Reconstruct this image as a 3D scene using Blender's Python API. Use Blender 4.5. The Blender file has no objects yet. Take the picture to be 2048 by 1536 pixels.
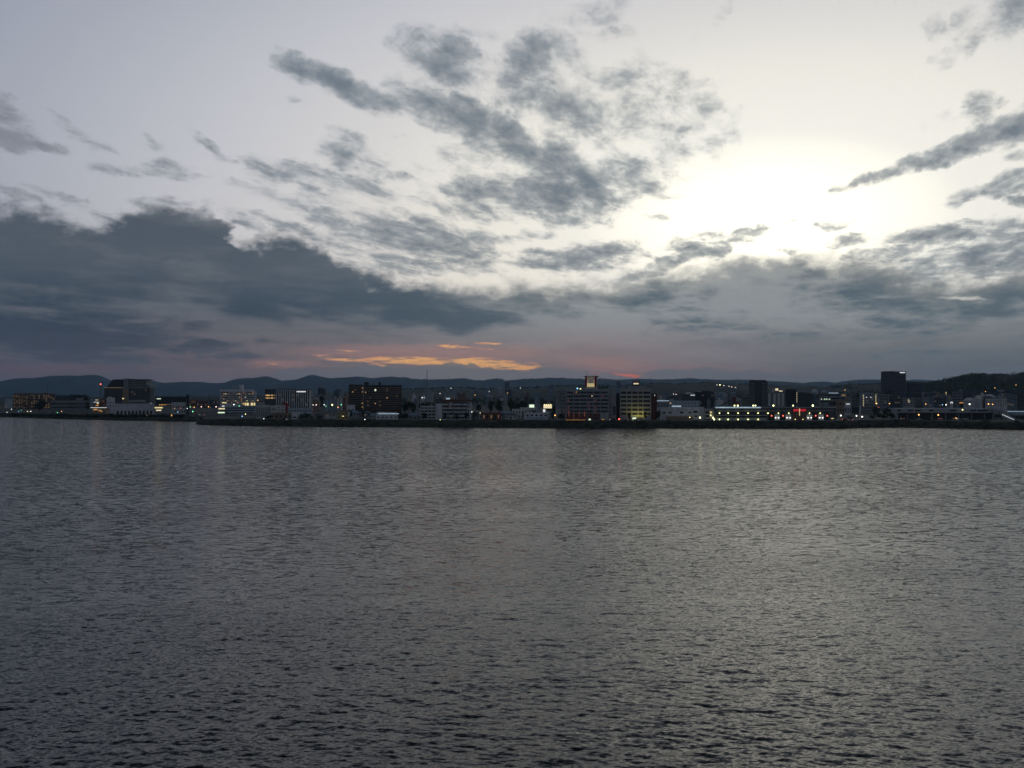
import bpy, bmesh, math, random
import numpy as np
from mathutils import Vector, Matrix
random.seed(7)
C = bpy.context.scene
COL = C.collection
R = math.radians

# ------------------------------------------------------------------ camera
CAM_H = 25.0                    # metres above the water
F_PX = 1774.0                   # focal length in pixels of the 2048 px wide photograph
HZ = 790.0                      # photo row of the horizon
PITCH = math.atan((HZ - 768.0) / F_PX)
cam_d = bpy.data.cameras.new('camera')
cam_d.sensor_width = 36.0
cam_d.lens = 36.0 * F_PX / 2048.0
cam_d.clip_start = 0.5
cam_d.clip_end = 60000.0
cam = bpy.data.objects.new('camera', cam_d)
COL.objects.link(cam)
cam.location = (0, 0, CAM_H)
cam.rotation_euler = (R(90) + PITCH, 0, 0)
C.camera = cam
C.view_settings.view_transform = 'Standard'
C.view_settings.look = 'None'
C.view_settings.exposure = 0.0
C.view_settings.gamma = 1.0
C.cycles.use_denoising = True; C.cycles.denoising_prefilter = 'ACCURATE'
C.cycles.use_adaptive_sampling = True; C.cycles.adaptive_threshold = 0.015; C.cycles.adaptive_min_samples = 24
C.cycles.max_bounces = 6
C.cycles.volume_bounces = 1
C.cycles.sample_clamp_indirect = 1.5

def ray(px, py):
    """Direction through a photo pixel, scaled so its y (depth) is 1."""
    x = (px - 1024.0) / F_PX
    z = (768.0 - py) / F_PX
    c, s = math.cos(PITCH), math.sin(PITCH)
    d = Vector((x, c - z * s, s + z * c))
    return d / d.y
def at(px, py, Y):
    d = ray(px, py)
    return Vector((d.x * Y, Y, CAM_H + d.z * Y))
def azel(px, py):
    d = ray(px, py).normalized()
    return math.degrees(math.atan2(d.x, d.y)), math.degrees(math.asin(d.z))
def on_water(px, py):
    d = ray(px, py)
    t = -CAM_H / d.z
    return Vector((d.x * t, d.y * t, 0))

def lin(r, g, b):
    def f(c):
        c /= 255.0
        return c / 12.92 if c <= 0.04045 else ((c + 0.055) / 1.055) ** 2.4
    return (f(r), f(g), f(b))

# ------------------------------------------------------------------ node helper
class NT:
    def __init__(self, tree):
        self.t = tree; self.L = tree.links
    def new(self, kind, **kw):
        n = self.t.nodes.new(kind)
        for k, v in kw.items(): setattr(n, k, v)
        return n
    def put(self, sock, v):
        if isinstance(v, bpy.types.NodeSocket): self.L.new(v, sock)
        elif v is not None:
            if hasattr(sock.default_value, '__len__') and not isinstance(v, str):
                v = list(v)
                if len(v) == 3 and len(sock.default_value) == 4: v.append(1.0)
            sock.default_value = v
    def m(self, op, a=None, b=None, c=None, clamp=False):
        n = self.new('ShaderNodeMath', operation=op, use_clamp=clamp)
        for i, v in enumerate((a, b, c)):
            if v is not None: self.put(n.inputs[i], v)
        return n.outputs[0]
    def vm(self, op, a=None, b=None, scale=None):
        n = self.new('ShaderNodeVectorMath', operation=op)
        if a is not None: self.put(n.inputs[0], a)
        if b is not None: self.put(n.inputs[1], b)
        if scale is not None: self.put(n.inputs['Scale'], scale)
        return n.outputs['Value'] if op in ('LENGTH', 'DOT_PRODUCT', 'DISTANCE') else n.outputs['Vector']
    def xyz(self, x=0.0, y=0.0, z=0.0):
        n = self.new('ShaderNodeCombineXYZ')
        for i, v in enumerate((x, y, z)): self.put(n.inputs[i], v)
        return n.outputs[0]
    def sep(self, v):
        n = self.new('ShaderNodeSeparateXYZ'); self.put(n.inputs[0], v); return n.outputs
    def mix(self, f, a, b):
        n = self.new('ShaderNodeMix', data_type='RGBA')
        self.put(n.inputs['Factor'], f); self.put(n.inputs[6], a); self.put(n.inputs[7], b)
        return n.outputs[2]
    def noise(self, vec, scale=1.0, detail=4.0, rough=0.5, dist=0.0, lac=2.0, dims='3D', out='Fac', w=None):
        n = self.new('ShaderNodeTexNoise', noise_dimensions=dims)
        self.put(n.inputs['Vector'], vec) if vec is not None else None
        n.inputs['Scale'].default_value = scale; n.inputs['Detail'].default_value = detail
        n.inputs['Roughness'].default_value = rough; n.inputs['Distortion'].default_value = dist
        n.inputs['Lacunarity'].default_value = lac
        if w is not None: n.inputs['W'].default_value = w
        return n.outputs[0] if out == 'Fac' else n.outputs[1]
    def ramp(self, f, stops, interp='LINEAR'):
        n = self.new('ShaderNodeValToRGB'); n.color_ramp.interpolation = interp
        e = n.color_ramp.elements
        while len(e) < len(stops): e.new(0.5)
        for i, (p, c) in enumerate(stops):
            e[i].position = p
            e[i].color = (c, c, c, 1) if not hasattr(c, '__len__') else tuple(c) + (1,)
        self.put(n.inputs[0], f); return n.outputs[0]
    def smooth(self, v, lo, hi, a=0.0, b=1.0, kind='SMOOTHSTEP'):
        n = self.new('ShaderNodeMapRange', interpolation_type=kind)
        for i, q in enumerate((v, lo, hi, a, b)): self.put(n.inputs[i], q)
        return n.outputs[0]
    def curve(self, v, pts):
        n = self.new('ShaderNodeFloatCurve')
        cv = n.mapping.curves[0]
        while len(cv.points) < len(pts): cv.points.new(0.5, 0.5)
        for p, (x, y) in zip(cv.points, pts): p.location = (x, y); p.handle_type = 'AUTO'
        n.mapping.update(); self.put(n.inputs['Value'], v); return n.outputs[0]
# ------------------------------------------------------------------ the sky (world): a dusk sky with broken cloud over a grey deck
world = bpy.data.worlds.new('World'); C.world = world
world.use_nodes = True
wt = NT(world.node_tree); world.node_tree.nodes.clear()
gen = wt.new('ShaderNodeTexCoord').outputs['Generated']
dirn = wt.vm('NORMALIZE', gen)
dx, dy, dz = wt.sep(dirn)
AZ = wt.m('MULTIPLY', wt.m('ARCTAN2', dx, dy), 180 / math.pi)          # degrees of azimuth, 0 = the way the lake is looked across
EL = wt.m('MULTIPLY', wt.m('ARCSINE', dz), 180 / math.pi)             # degrees of elevation
P = wt.xyz(AZ, EL, 0.0)
PXD = F_PX * math.pi / 180                                            # photo pixels per degree

def field(vec):
    """The two vectors (x2, y2, xy) and (x, y, 1) of a warped position, from which every ellipse is two dot products."""
    x, y, z = wt.sep(vec)
    return (wt.xyz(wt.m('MULTIPLY', x, x), wt.m('MULTIPLY', y, y), wt.m('MULTIPLY', x, y)), wt.xyz(x, y, 1.0))
def soft_blobs(items, fld, grow=1.0):
    """Soft ellipses in azimuth and elevation, w * (1 - r2), joined by a smooth maximum: (px, py, rx, ry, tilt, weight)."""
    acc = None
    for (px, py, rx, ry, rot, w) in items:
        a, e = azel(px, py)
        rx = rx * grow / PXD; ry = ry * grow / PXD
        c, s_ = math.cos(-R(rot)), math.sin(-R(rot))
        A = c * c / rx ** 2 + s_ * s_ / ry ** 2
        B = s_ * s_ / rx ** 2 + c * c / ry ** 2
        D = 2 * c * s_ * (1 / rx ** 2 - 1 / ry ** 2)
        k1 = (-w * A, -w * B, -w * D)
        k2 = (w * (2 * A * a + D * e), w * (2 * B * e + D * a), w * (1 - A * a * a - B * e * e - D * a * e))
        v = wt.m('ADD', wt.vm('DOT_PRODUCT', fld[0], k1), wt.vm('DOT_PRODUCT', fld[1], k2))
        acc = wt.m('MAXIMUM', v, 0.0) if acc is None else wt.m('SMOOTH_MAX', acc, v, 0.1)
    return acc

# clear sky: brightest low over where the sun went down, grey blue away from it
ga, ge = azel(1530, 450)
da = wt.m('SUBTRACT', AZ, ga); de = wt.m('MULTIPLY', wt.m('SUBTRACT', EL, ge), 2.1)
rr = wt.m('DIVIDE', wt.vm('LENGTH', wt.xyz(da, de, 0.0)), 160.0)      # 160 degrees = 4960 px
S = 4960.0
clear = wt.ramp(rr, [(0, (1.95, 1.86, 1.54)), (200 / S, (1.36, 1.30, 1.11)), (360 / S, (.985, .965, .885)), (600 / S, lin(243, 240, 231)), (850 / S, lin(221, 219, 218)),
                     (1100 / S, lin(202, 203, 209)), (1450 / S, lin(170, 175, 187)), (1850 / S, lin(137, 146, 164)),
                     (2450 / S, lin(57, 65, 76)), (3600 / S, lin(60, 69, 83)), (1.0, lin(84, 92, 108))])
# the physical dusk sky is a small part of it
nis = wt.new('ShaderNodeTexSky', sky_type='NISHITA'); nis.sun_disc = False
SUN_AZ, SUN_EL = azel(1180, 760)
nis.sun_elevation = R(max(SUN_EL, 0.6)); nis.sun_rotation = R(SUN_AZ)
nis.altitude = 10; nis.air_density = 1.0; nis.dust_density = 2.0
nisc = wt.vm('SCALE', nis.outputs[0], scale=0.05)
clear = wt.mix(0.03, clear, nisc)
# warm low on the left of the glow
warm = wt.m('MULTIPLY', wt.smooth(EL, 15, 7), wt.smooth(AZ, 14, -5))
clear = wt.mix(wt.m('MULTIPLY', warm, 0.5), clear, wt.vm('MULTIPLY', clear, (1.03, 0.985, 0.93)))

# ---- noise fields
ca, sa = math.cos(R(17)), math.sin(R(17))                        # the cloud lanes run towards where the sun went down
iz = wt.m('DIVIDE', 1.0, wt.m('ADD', wt.m('MAXIMUM', dz, 0.0), 0.035))
qx = wt.m('MULTIPLY', wt.m('SUBTRACT', wt.m('MULTIPLY', dx, ca), wt.m('MULTIPLY', dy, sa)), iz)
qy = wt.m('MULTIPLY', wt.m('ADD', wt.m('MULTIPLY', dx, sa), wt.m('MULTIPLY', dy, ca)), iz)
Q = wt.xyz(qx, wt.m('MULTIPLY', qy, 0.42), 0.0)
n_lay = wt.noise(Q, 7.0, 9, 0.64, 0.25)
n_lay2 = wt.noise(wt.vm('ADD', Q, (9, 4, 6)), 1.9, 7, 0.58, 0.3)
Pn = wt.vm('MULTIPLY', P, (0.62, 1.0, 1.0))
n_puff = wt.noise(Pn, 0.62, 9, 0.60, 0.35)                     # broken cloud
n_fine = wt.noise(wt.vm('ADD', Pn, (31, 7, 2)), 2.1, 6, 0.62, 0.5)
n_big = wt.noise(wt.vm('ADD', wt.vm('MULTIPLY', P, (0.35, 1, 1)), (5, 3, 9)), 0.26, 6, 0.55, 0.3)
n_str = wt.noise(wt.vm('ADD', wt.vm('MULTIPLY', P, (0.16, 1, 1)), (2, 13, 4)), 1.15, 7, 0.6, 0.4)   # streaks low down
n_low = wt.noise(wt.vm('MULTIPLY', P, (0.11, 1, 1)), 5.6, 7, 0.66, 0.25)
warp = wt.vm('MULTIPLY', wt.vm('SUBTRACT', wt.noise(Pn, 0.55, 5, 0.55, out='Color'), (0.5, 0.5, 0.5)), (4.2, 2.3, 0))
PW = field(wt.vm('ADD', P, warp))
warp2 = wt.vm('MULTIPLY', wt.vm('SUBTRACT', wt.noise(Pn, 1.1, 4, 0.6, out='Color'), (0.5, 0.5, 0.5)), (1.6, 0.7, 0))
PW2 = field(wt.vm('ADD', P, warp2))

warp3 = wt.vm('MULTIPLY', wt.vm('SUBTRACT', wt.noise(wt.vm('MULTIPLY', P, (0.8, 1, 1)), 0.8, 5, 0.62, out='Color'), (0.5, 0.5, 0.5)), (2.3, 1.3, 0))
P3 = wt.vm('ADD', P, warp3)
PW3 = field(P3)
# ---- broken upper cloud
UP = [(485, 442, 60, 14, 25, .7), (150, 408, 80, 12, 20, .65), (560, 446, 70, 11, 15, .6), (655, 480, 70, 14, 20, .7), (60, 398, 70, 10, 15, .6), (330, 404, 60, 10, 0, .6), (605, 142, 60, 22, 20, .95), (690, 172, 110, 25, 20, 1.05), (770, 198, 80, 18, 15, .85),
      (835, 92, 62, 42, 30, .9), (895, 120, 80, 44, 18, .95), (960, 150, 70, 40, 10, .5),
      (850, 205, 80, 38, 25, 1.0), (935, 242, 110, 42, 25, 1.15), (1025, 280, 75, 40, 25, 1.15), (1052, 300, 40, 46, 0, 1.0),
      (1060, 130, 60, 62, 10, 1.0), (1040, 190, 64, 48, 0, 1.0), (1090, 165, 55, 55, 0, .95), (1110, 100, 62, 42, 0, .72), (1135, 215, 110, 58, 0, .85),
      (1230, 225, 170, 100, 10, .62), (1320, 195, 120, 60, 0, .6), (1300, 280, 140, 60, 0, .55), (1390, 235, 90, 50, 0, .45), (1430, 280, 70, 22, -20, .55),
      (1110, 315, 66, 55, 10, 1.0), (1130, 385, 120, 62, 0, 1.25), (1085, 410, 70, 36, 15, 1.0), (1225, 360, 110, 52, -8, 1.0), (1300, 370, 70, 26, -8, .75),
      (965, 385, 80, 44, 0, 1.05), (925, 428, 55, 22, 10, .8), (1010, 395, 50, 25, 0, .7), (970, 312, 95, 48, 0, .62), (905, 250, 80, 26, 20, .5),
      (690, 298, 62, 34, 20, 1.0), (735, 325, 80, 24, 24, .85), (800, 352, 50, 9, 18, .6),
      (545, 343, 60, 16, 22, .9), (620, 358, 110, 28, 8, .85), (715, 375, 100, 26, 5, .75), (620, 396, 130, 26, 8, .55), (830, 390, 80, 24, 10, .45),
      (420, 292, 46, 15, 28, .85), (450, 312, 30, 10, 28, .7), (270, 338, 70, 13, 0, .65), (350, 338, 50, 17, 5, .72), (430, 355, 60, 11, 12, .5), (510, 315, 60, 10, 8, .4),
      (15, 232, 60, 25, 25, .9), (0, 275, 56, 22, 8, .9), (75, 290, 60, 9, 4, .6), (140, 260, 60, 14, 25, .6), (200, 290, 40, 8, 20, .4), (302, 286, 26, 10, 20, .6), (25, 388, 60, 9, 22, .5),
      (1260, 310, 190, 60, 0, .42), (1000, 230, 130, 80, 0, .36), (920, 345, 110, 40, 0, .4), (1170, 270, 100, 50, 0, .5), (560, 198, 60, 9, 0, .45), (800, 275, 30, 7, 10, .35), (640, 268, 30, 7, 0, .35),
      (700, 448, 140, 22, 14, .75), (800, 470, 150, 44, 6, 1.05), (900, 488, 120, 34, 8, 1.05), (700, 500, 90, 30, 10, .7), (960, 510, 100, 28, 8, .8), (850, 525, 160, 30, 0, .9),
      (1070, 470, 70, 12, 0, .6), (1020, 440, 60, 12, 10, .5), (1180, 515, 110, 30, -5, 1.05), (1090, 525, 70, 24, 5, 1.0), (1265, 506, 50, 15, 8, .8), (980, 480, 60, 18, 10, .7),
      (1310, 435, 40, 8, -12, .55), (1300, 395, 60, 8, 0, .4),
      (1705, 370, 40, 11, -15, .85), (1780, 340, 80, 12, -20, .95), (1870, 308, 90, 16, -20, 1.0), (1960, 278, 90, 20, -20, 1.1), (2040, 252, 80, 28, -10, 1.2), (1965, 208, 32, 30, 0, .95),
      (1985, 378, 70, 16, -14, .95), (2050, 355, 60, 18, -14, 1.0), (2040, 310, 26, 14, 0, .8), (2045, 402, 30, 14, 0, .9), (1900, 240, 60, 20, -20, .35),
      (1950, 45, 42, 34, 0, .62), (2030, 18, 62, 44, 0, .8), (1905, 112, 46, 18, -20, .5), (1870, 45, 20, 26, 0, .4),
      (1165, 12, 110, 40, 0, .42), (1215, 72, 70, 16, 0, .42), (1420, 50, 70, 12, -42, .4), (960, 60, 90, 14, 0, .35), (850, 60, 60, 10, 0, .3),
      (1667, 449, 34, 8, -4, .85), (1378, 490, 46, 18, 0, 1.0), (1450, 468, 70, 11, 0, .75), (1330, 495, 40, 10, 0, .5), (1400, 505, 170, 17, -18, 1.0), (1490, 472, 70, 12, -20, .9), (1700, 482, 70, 15, -5, .75), (1570, 500, 40, 8, 0, .6),
      (1890, 468, 110, 20, -2, 1.0), (2010, 468, 110, 22, 2, 1.0), (1770, 512, 80, 22, -5, .8), (1990, 515, 110, 40, -5, 1.1), (1850, 540, 100, 32, -5, .9)]
up_b = soft_blobs(UP, PW3, 1.34)
# cloud outside the picture, so that the lake has a whole sky to mirror
out_mask = wt.m('MAXIMUM', wt.smooth(EL, 27, 36), wt.m('MAXIMUM', wt.smooth(AZ, 33, 44), wt.smooth(AZ, -33, -44)))
up_b = wt.m('MAXIMUM', up_b, wt.m('MULTIPLY', out_mask, wt.smooth(n_lay2, 0.50, 0.72, 0, 0.8)))
nz = wt.m('ADD', wt.m('MULTIPLY', wt.m('SUBTRACT', n_lay, 0.5), 2.2), wt.m('MULTIPLY_ADD', wt.m('SUBTRACT', n_puff, 0.5), 1.3, wt.m('MULTIPLY', wt.m('SUBTRACT', n_fine, 0.5), 0.5)))
up_raw = wt.m('ADD', up_b, nz)
up_gate = wt.smooth(up_b, 0.0, 0.35)
up_d = wt.m('MULTIPLY', wt.smooth(up_raw, 0.16, 0.92), up_gate)
up_thick = wt.smooth(up_raw, 0.4, 1.5)
# cloud colour follows the clear light behind it a little
up_lo = wt.mix(0.35, lin(140, 150, 158), clear)
up_hi = wt.mix(n_puff, lin(76, 93, 107), lin(114, 127, 139))
up_c = wt.mix(up_thick, up_lo, up_hi)
left_far = wt.smooth(AZ, -12, -26)
up_c = wt.mix(wt.m('MULTIPLY', left_far, 0.5), up_c, lin(138, 138, 147))
sky = wt.mix(wt.m('MULTIPLY', up_d, 0.93), clear, up_c)

# ---- the grey deck: its upper edge as a function of azimuth
TOP = [(-400, 430), (0, 405), (90, 412), (190, 440), (250, 425), (300, 412), (420, 418), (452, 440), (470, 476), (540, 460), (600, 474), (680, 512),
       (740, 540), (900, 566), (1060, 558), (1180, 552), (1262, 545), (1330, 532), (1420, 515), (1500, 500), (1560, 498), (1620, 500), (1700, 504),
       (1800, 520), (1900, 545), (2048, 520), (2400, 480)]
def naz(a): return (a + 45.0) / 90.0
pts = [(0.0, 0.5)]
for (px, py) in TOP:
    a, e = azel(px, py); pts.append((naz(a), e / 20.0))
pts.append((1.0, 0.45))
warp4 = wt.vm('MULTIPLY', wt.vm('SUBTRACT', wt.noise(wt.vm('ADD', wt.vm('MULTIPLY', P, (0.6, 1, 1)), (4, 4, 4)), 0.75, 7, 0.62, out='Color'), (0.5, 0.5, 0.5)), (4.4, 2.6, 0))
aze, ele, _z = wt.sep(wt.vm('ADD', P, warp4))
top_el = wt.m('MULTIPLY', wt.curve(wt.smooth(aze, -45, 45, kind='LINEAR'), pts), 20.0)
edge = wt.m('SUBTRACT', top_el, ele)                                   # degrees below the deck's edge
crisp = wt.smooth(AZ, 2, -8)                                           # puffy on the left, veiled on the right
edge_n = wt.m('ADD', edge, wt.m('MULTIPLY', wt.m('SUBTRACT', n_puff, 0.5), wt.m('MULTIPLY_ADD', crisp, 0.2, 1.6)))
edge_n = wt.m('ADD', edge_n, wt.m('MULTIPLY', wt.m('SUBTRACT', n_fine, 0.5), 0.7))
HOLE = [(1880, 499, 75, 12, -12, 1.0), (1850, 528, 60, 9, -6, .9), (1800, 500, 50, 9, -8, .8), (1925, 598, 60, 7, 3, .55), (2030, 490, 40, 8, 0, .7),
        (345, 523, 34, 10, -14, .28), (720, 525, 60, 10, 12, .5), (800, 520, 40, 8, 0, .5)]
hole_b = soft_blobs(HOLE, PW2)
hole = wt.smooth(wt.m('ADD', hole_b, wt.m('MULTIPLY', wt.m('SUBTRACT', n_str, 0.5), 0.9)), 0.22, 0.75)
hole = wt.m('MULTIPLY', hole, wt.smooth(hole_b, 0.02, 0.2))
deck_d = wt.smooth(edge_n, -0.45, wt.m('MULTIPLY_ADD', crisp, -0.45, 1.35))
deck_d = wt.m('MULTIPLY', deck_d, wt.m('SUBTRACT', 1.0, wt.m('MULTIPLY', hole, 0.85)))

DARK = [(60, 520, 330, 130, 5, .75), (330, 478, 190, 62, 8, .85), (590, 540, 220, 75, 12, .9), (560, 600, 280, 45, 6, .75), (800, 598, 240, 58, 6, .95), (950, 628, 150, 42, 0, .9),
        (1090, 595, 150, 38, 0, .75), (1000, 590, 260, 42, 0, .6), (1180, 606, 130, 26, -6, .5), (90, 665, 300, 62, 0, 1.0), (120, 715, 200, 28, 0, .85), (430, 706, 120, 24, -4, .85), (580, 685, 110, 20, 4, .5), (540, 480, 90, 30, 5, .75), (700, 540, 90, 36, 20, .7),
        (1310, 590, 140, 50, -12, .62), (1260, 612, 110, 30, 0, .55), (1620, 560, 66, 22, -8, .62),  (1900, 565, 280, 60, -3, .9), (1990, 540, 160, 60, 0, .85), (1960, 615, 200, 40, 0, .55),
        (1700, 610, 160, 20, 0, .35), (1480, 645, 260, 22, 3, .42), (1880, 650, 240, 22, 0, .38), (1380, 655, 160, 18, 0, .3), (1700, 715, 300, 22, 0, .25), (1440, 490, 90, 26, -24, .42), (1360, 520, 120, 20, -22, .25)]
dark = soft_blobs(DARK, PW)
dn = wt.m('ADD', wt.m('MULTIPLY', wt.m('SUBTRACT', n_big, 0.5), 0.9), wt.m('MULTIPLY', wt.m('SUBTRACT', n_str, 0.5), 1.75))
dn = wt.m('ADD', dn, wt.m('MULTIPLY', wt.m('SUBTRACT', n_puff, 0.5), 0.9))
dn = wt.m('ADD', dn, wt.m('MULTIPLY', wt.m('SUBTRACT', n_lay, 0.5), wt.smooth(AZ, -4, 10, 0.2, 1.3)))
dn = wt.m('ADD', dn, wt.m('MULTIPLY', wt.m('SUBTRACT', n_lay2, 0.5), wt.smooth(AZ, -12, 10, 1.1, 2.3)))
darkness = wt.smooth(wt.m('ADD', dark, dn), -0.15, 0.95)
lightc = wt.mix(wt.smooth(AZ, -16, 8), lin(103, 109, 116), lin(149, 154, 156))
darkc = wt.mix(wt.smooth(AZ, -24, 12), wt.mix(wt.smooth(EL, 4.0, 8.5), lin(53, 67, 81), lin(81, 91, 102)), lin(90, 105, 114))
deck_c = wt.mix(darkness, lightc, darkc)
# thin just under its edge: lit through
thin = wt.m('MULTIPLY', wt.smooth(edge_n, 2.6, 0.2), wt.smooth(AZ, -6, 8))
deck_c = wt.mix(wt.m('MULTIPLY', thin, 0.45), deck_c, lin(188, 186, 178))
# lower layers: rosy grey towards the hills
low = wt.smooth(EL, 5.6, 1.8)
lowc = wt.ramp(wt.smooth(AZ, -32, 32, kind='LINEAR'), [(0.0, lin(82, 80, 92)), (0.14, lin(98, 92, 101)), (0.30, lin(122, 114, 117)), (0.48, lin(133, 126, 125)),
                                                     (0.58, lin(140, 126, 127)), (0.70, lin(126, 124, 128)), (0.85, lin(112, 117, 121)), (1.0, lin(98, 106, 110))])
lowc = wt.vm('MULTIPLY', lowc, (1.10, 1.0, .98))
lowc = wt.vm('SCALE', lowc, scale=wt.smooth(n_str, 0.3, 0.72, 1.12, 0.84, kind='LINEAR'))
deck_c = wt.mix(wt.m('MULTIPLY', low, wt.smooth(darkness, 0.75, 0.25, 0.35, 0.95)), deck_c, lowc)
sky = wt.mix(deck_d, sky, deck_c)

# ---- salmon stain and the orange slit over the hills
ROSE = [(1230, 730, 150, 22, 4, .62), (1180, 718, 100, 12, 0, .4), (560, 728, 110, 16, 0, .6), (860, 706, 330, 26, 0, .75), (60, 742, 200, 16, 0, .55), (160, 735, 160, 12, 0, .45), (430, 742, 160, 10, 0, .3),
        (1400, 735, 140, 16, 0, .4), (1520, 742, 100, 12, 0, .35), (1700, 740, 160, 14, 0, .15)]
rose = soft_blobs(ROSE, PW2)
rose = wt.smooth(wt.m('ADD', rose, wt.m('MULTIPLY', wt.m('SUBTRACT', n_low, 0.5), 0.8)), 0.05, 0.8)
sky = wt.mix(wt.m('MULTIPLY', rose, 0.5), sky, wt.mix(wt.smooth(AZ, -14, -24), lin(186, 138, 128), lin(122, 92, 98)))
FIRE = [(960, 727, 160, 15, 3, 1.05), (830, 722, 150, 12, 2, 1.0), (1050, 735, 48, 10, -3, 1.05), (700, 720, 110, 8, 4, .75), (650, 714, 50, 6, 4, .6), (770, 731, 60, 6, 4, .7), (905, 693, 50, 6, 3, .8), (985, 687, 46, 5, 3, .7),
        (965, 698, 40, 4, 0, .6), (690, 703, 46, 5, 2, .7), (540, 727, 30, 6, 0, .6), (400, 738, 24, 4, 0, .35), (850, 708, 120, 4, 0, .4)]
PWL = field(wt.vm('ADD', P, wt.vm('MULTIPLY', wt.vm('SUBTRACT', wt.noise(wt.vm('MULTIPLY', P, (0.5, 1, 1)), 2.2, 4, 0.6, out='Color'), (0.5, 0.5, 0.5)), (1.2, 0.22, 0))))
fire_b = soft_blobs(FIRE, PWL)
fire = wt.smooth(wt.m('ADD', fire_b, wt.m('MULTIPLY', wt.m('SUBTRACT', n_low, 0.5), 3.2)), 0.40, 0.98)
fire = wt.m('MULTIPLY', fire, wt.smooth(fire_b, 0.02, 0.22))
firec = wt.mix(wt.smooth(fire_b, 0.3, 0.9), lin(208, 148, 126), lin(250, 186, 120))
# a lumpy bank of cloud stands in front of the slit's lower side
BANK = [(-400, 765), (500, 760), (560, 742), (610, 735), (650, 742), (700, 735), (760, 731), (800, 736), (850, 732), (885, 729), (910, 726), (960, 733), (1000, 737), (1050, 742), (1062, 738), (1100, 736), (1160, 742), (1200, 746),
        (1240, 750), (1262, 756), (1290, 748), (1330, 738), (1370, 742), (1420, 733), (1460, 745), (1500, 740), (1560, 752), (1700, 757), (2400, 765)]
pts = [(0.0, 0.2)]
for (px, py) in BANK:
    a, e = azel(px, py); pts.append((naz(a), e / 4.0))
pts.append((1.0, 0.2))
bank_el = wt.m('MULTIPLY', wt.curve(wt.smooth(AZ, -45, 45, kind='LINEAR'), pts), 4.0)
bank = wt.m('ADD', wt.m('SUBTRACT', bank_el, EL), wt.m('MULTIPLY', wt.m('SUBTRACT', n_fine, 0.5), 0.8))
bank = wt.smooth(bank, -0.05, 0.05)
sky = wt.mix(fire, sky, firec)
red_b = soft_blobs([(1258, 751, 50, 5, 4, .9), (1185, 747, 22, 4, 10, .65), (1200, 741, 36, 4, 15, .4)], PWL)
red = wt.smooth(wt.m('ADD', red_b, wt.m('MULTIPLY', wt.m('SUBTRACT', n_low, 0.5), 1.0)), 0.25, 0.8)
sky = wt.mix(wt.m('MULTIPLY', red, wt.smooth(red_b, 0.02, 0.2)), sky, lin(222, 122, 104))
bankc = wt.ramp(wt.smooth(AZ, -32, 32, kind='LINEAR'), [(0, lin(88, 84, 94)), (0.25, lin(112, 110, 117)), (0.45, lin(128, 124, 125)), (0.62, lin(124, 122, 126)), (0.8, lin(112, 115, 120)), (1, lin(98, 106, 111))])
sky = wt.mix(wt.m('MULTIPLY', bank, 0.88), sky, bankc)
bg = wt.new('ShaderNodeBackground'); wt.put(bg.inputs['Color'], sky); bg.inputs['Strength'].default_value = 1.0
wo = wt.new('ShaderNodeOutputWorld'); wt.L.new(bg.outputs[0], wo.inputs['Surface'])
world.cycles.sampling_method = 'NONE'      # a broad soft sky: paths find it by themselves

# ------------------------------------------------------------------ the sun, already behind the cloud over the hills: barely any light of its own
sun_d = bpy.data.lights.new('sun', 'SUN'); sun_d.energy = 0.002; sun_d.angle = R(30); sun_d.color = (1.0, 0.62, 0.36)
sun = bpy.data.objects.new('sun', sun_d); COL.objects.link(sun)
sd = Vector((math.sin(R(SUN_AZ)) * math.cos(R(2.5)), math.cos(R(SUN_AZ)) * math.cos(R(2.5)), math.sin(R(2.5))))
sun.rotation_euler = (-sd).to_track_quat('-Z', 'Y').to_euler()
# ------------------------------------------------------------------ the lake
def ob(name, verts, faces, mat, parent=None):
    me = bpy.data.meshes.new(name); me.from_pydata([tuple(v) for v in verts], [], faces); me.update()
    if mat: me.materials.append(mat)
    o = bpy.data.objects.new(name, me); COL.objects.link(o)
    if parent: o.parent = parent
    return o

def water_material():
    m = bpy.data.materials.new('lake_water'); m.use_nodes = True
    t = NT(m.node_tree); bsdf = m.node_tree.nodes['Principled BSDF']
    geo = t.new('ShaderNodeNewGeometry')
    pos = geo.outputs['Position']
    bsdf.inputs['Base Color'].default_value = (0.010, 0.011, 0.008, 1)
    bsdf.inputs['IOR'].default_value = 1.333
    bsdf.inputs['Roughness'].default_value = 0.09
    # slopes of the ripples too small for the mesh; gusts make them stronger in patches
    p1 = t.vm('MULTIPLY', pos, (0.62, 1.45, 0.0))
    a = t.vm('SUBTRACT', t.noise(p1, 0.75, 4, 0.6, 0.3, out='Color'), (0.5, 0.5, 0.5))
    b = t.vm('SUBTRACT', t.noise(t.vm('ADD', p1, (7, 3, 0)), 3.4, 4, 0.62, 0.3, out='Color'), (0.5, 0.5, 0.5))
    gust = t.smooth(t.noise(t.vm('MULTIPLY', pos, (0.010, 0.022, 0)), 1.0, 4, 0.55, 0.6), 0.33, 0.66, 0.60, 1.32, kind='LINEAR')
    far = t.smooth(t.vm('LENGTH', pos), 60, 420, 1.0, 1.7)                  # waves the mesh no longer carries
    s = t.vm('ADD', t.vm('SCALE', a, scale=t.m('MULTIPLY', far, W_A)), t.vm('SCALE', b, scale=W_B))
    s = t.vm('SCALE', s, scale=gust)
    s = t.vm('MULTIPLY', s, (0.75, 1.0, 0.0))
    nrm = t.vm('NORMALIZE', t.vm('ADD', geo.outputs['Normal'], s))
    t.L.new(nrm, bsdf.inputs['Normal'])
    return m
W_A, W_B = 0.80, 0.95
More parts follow.
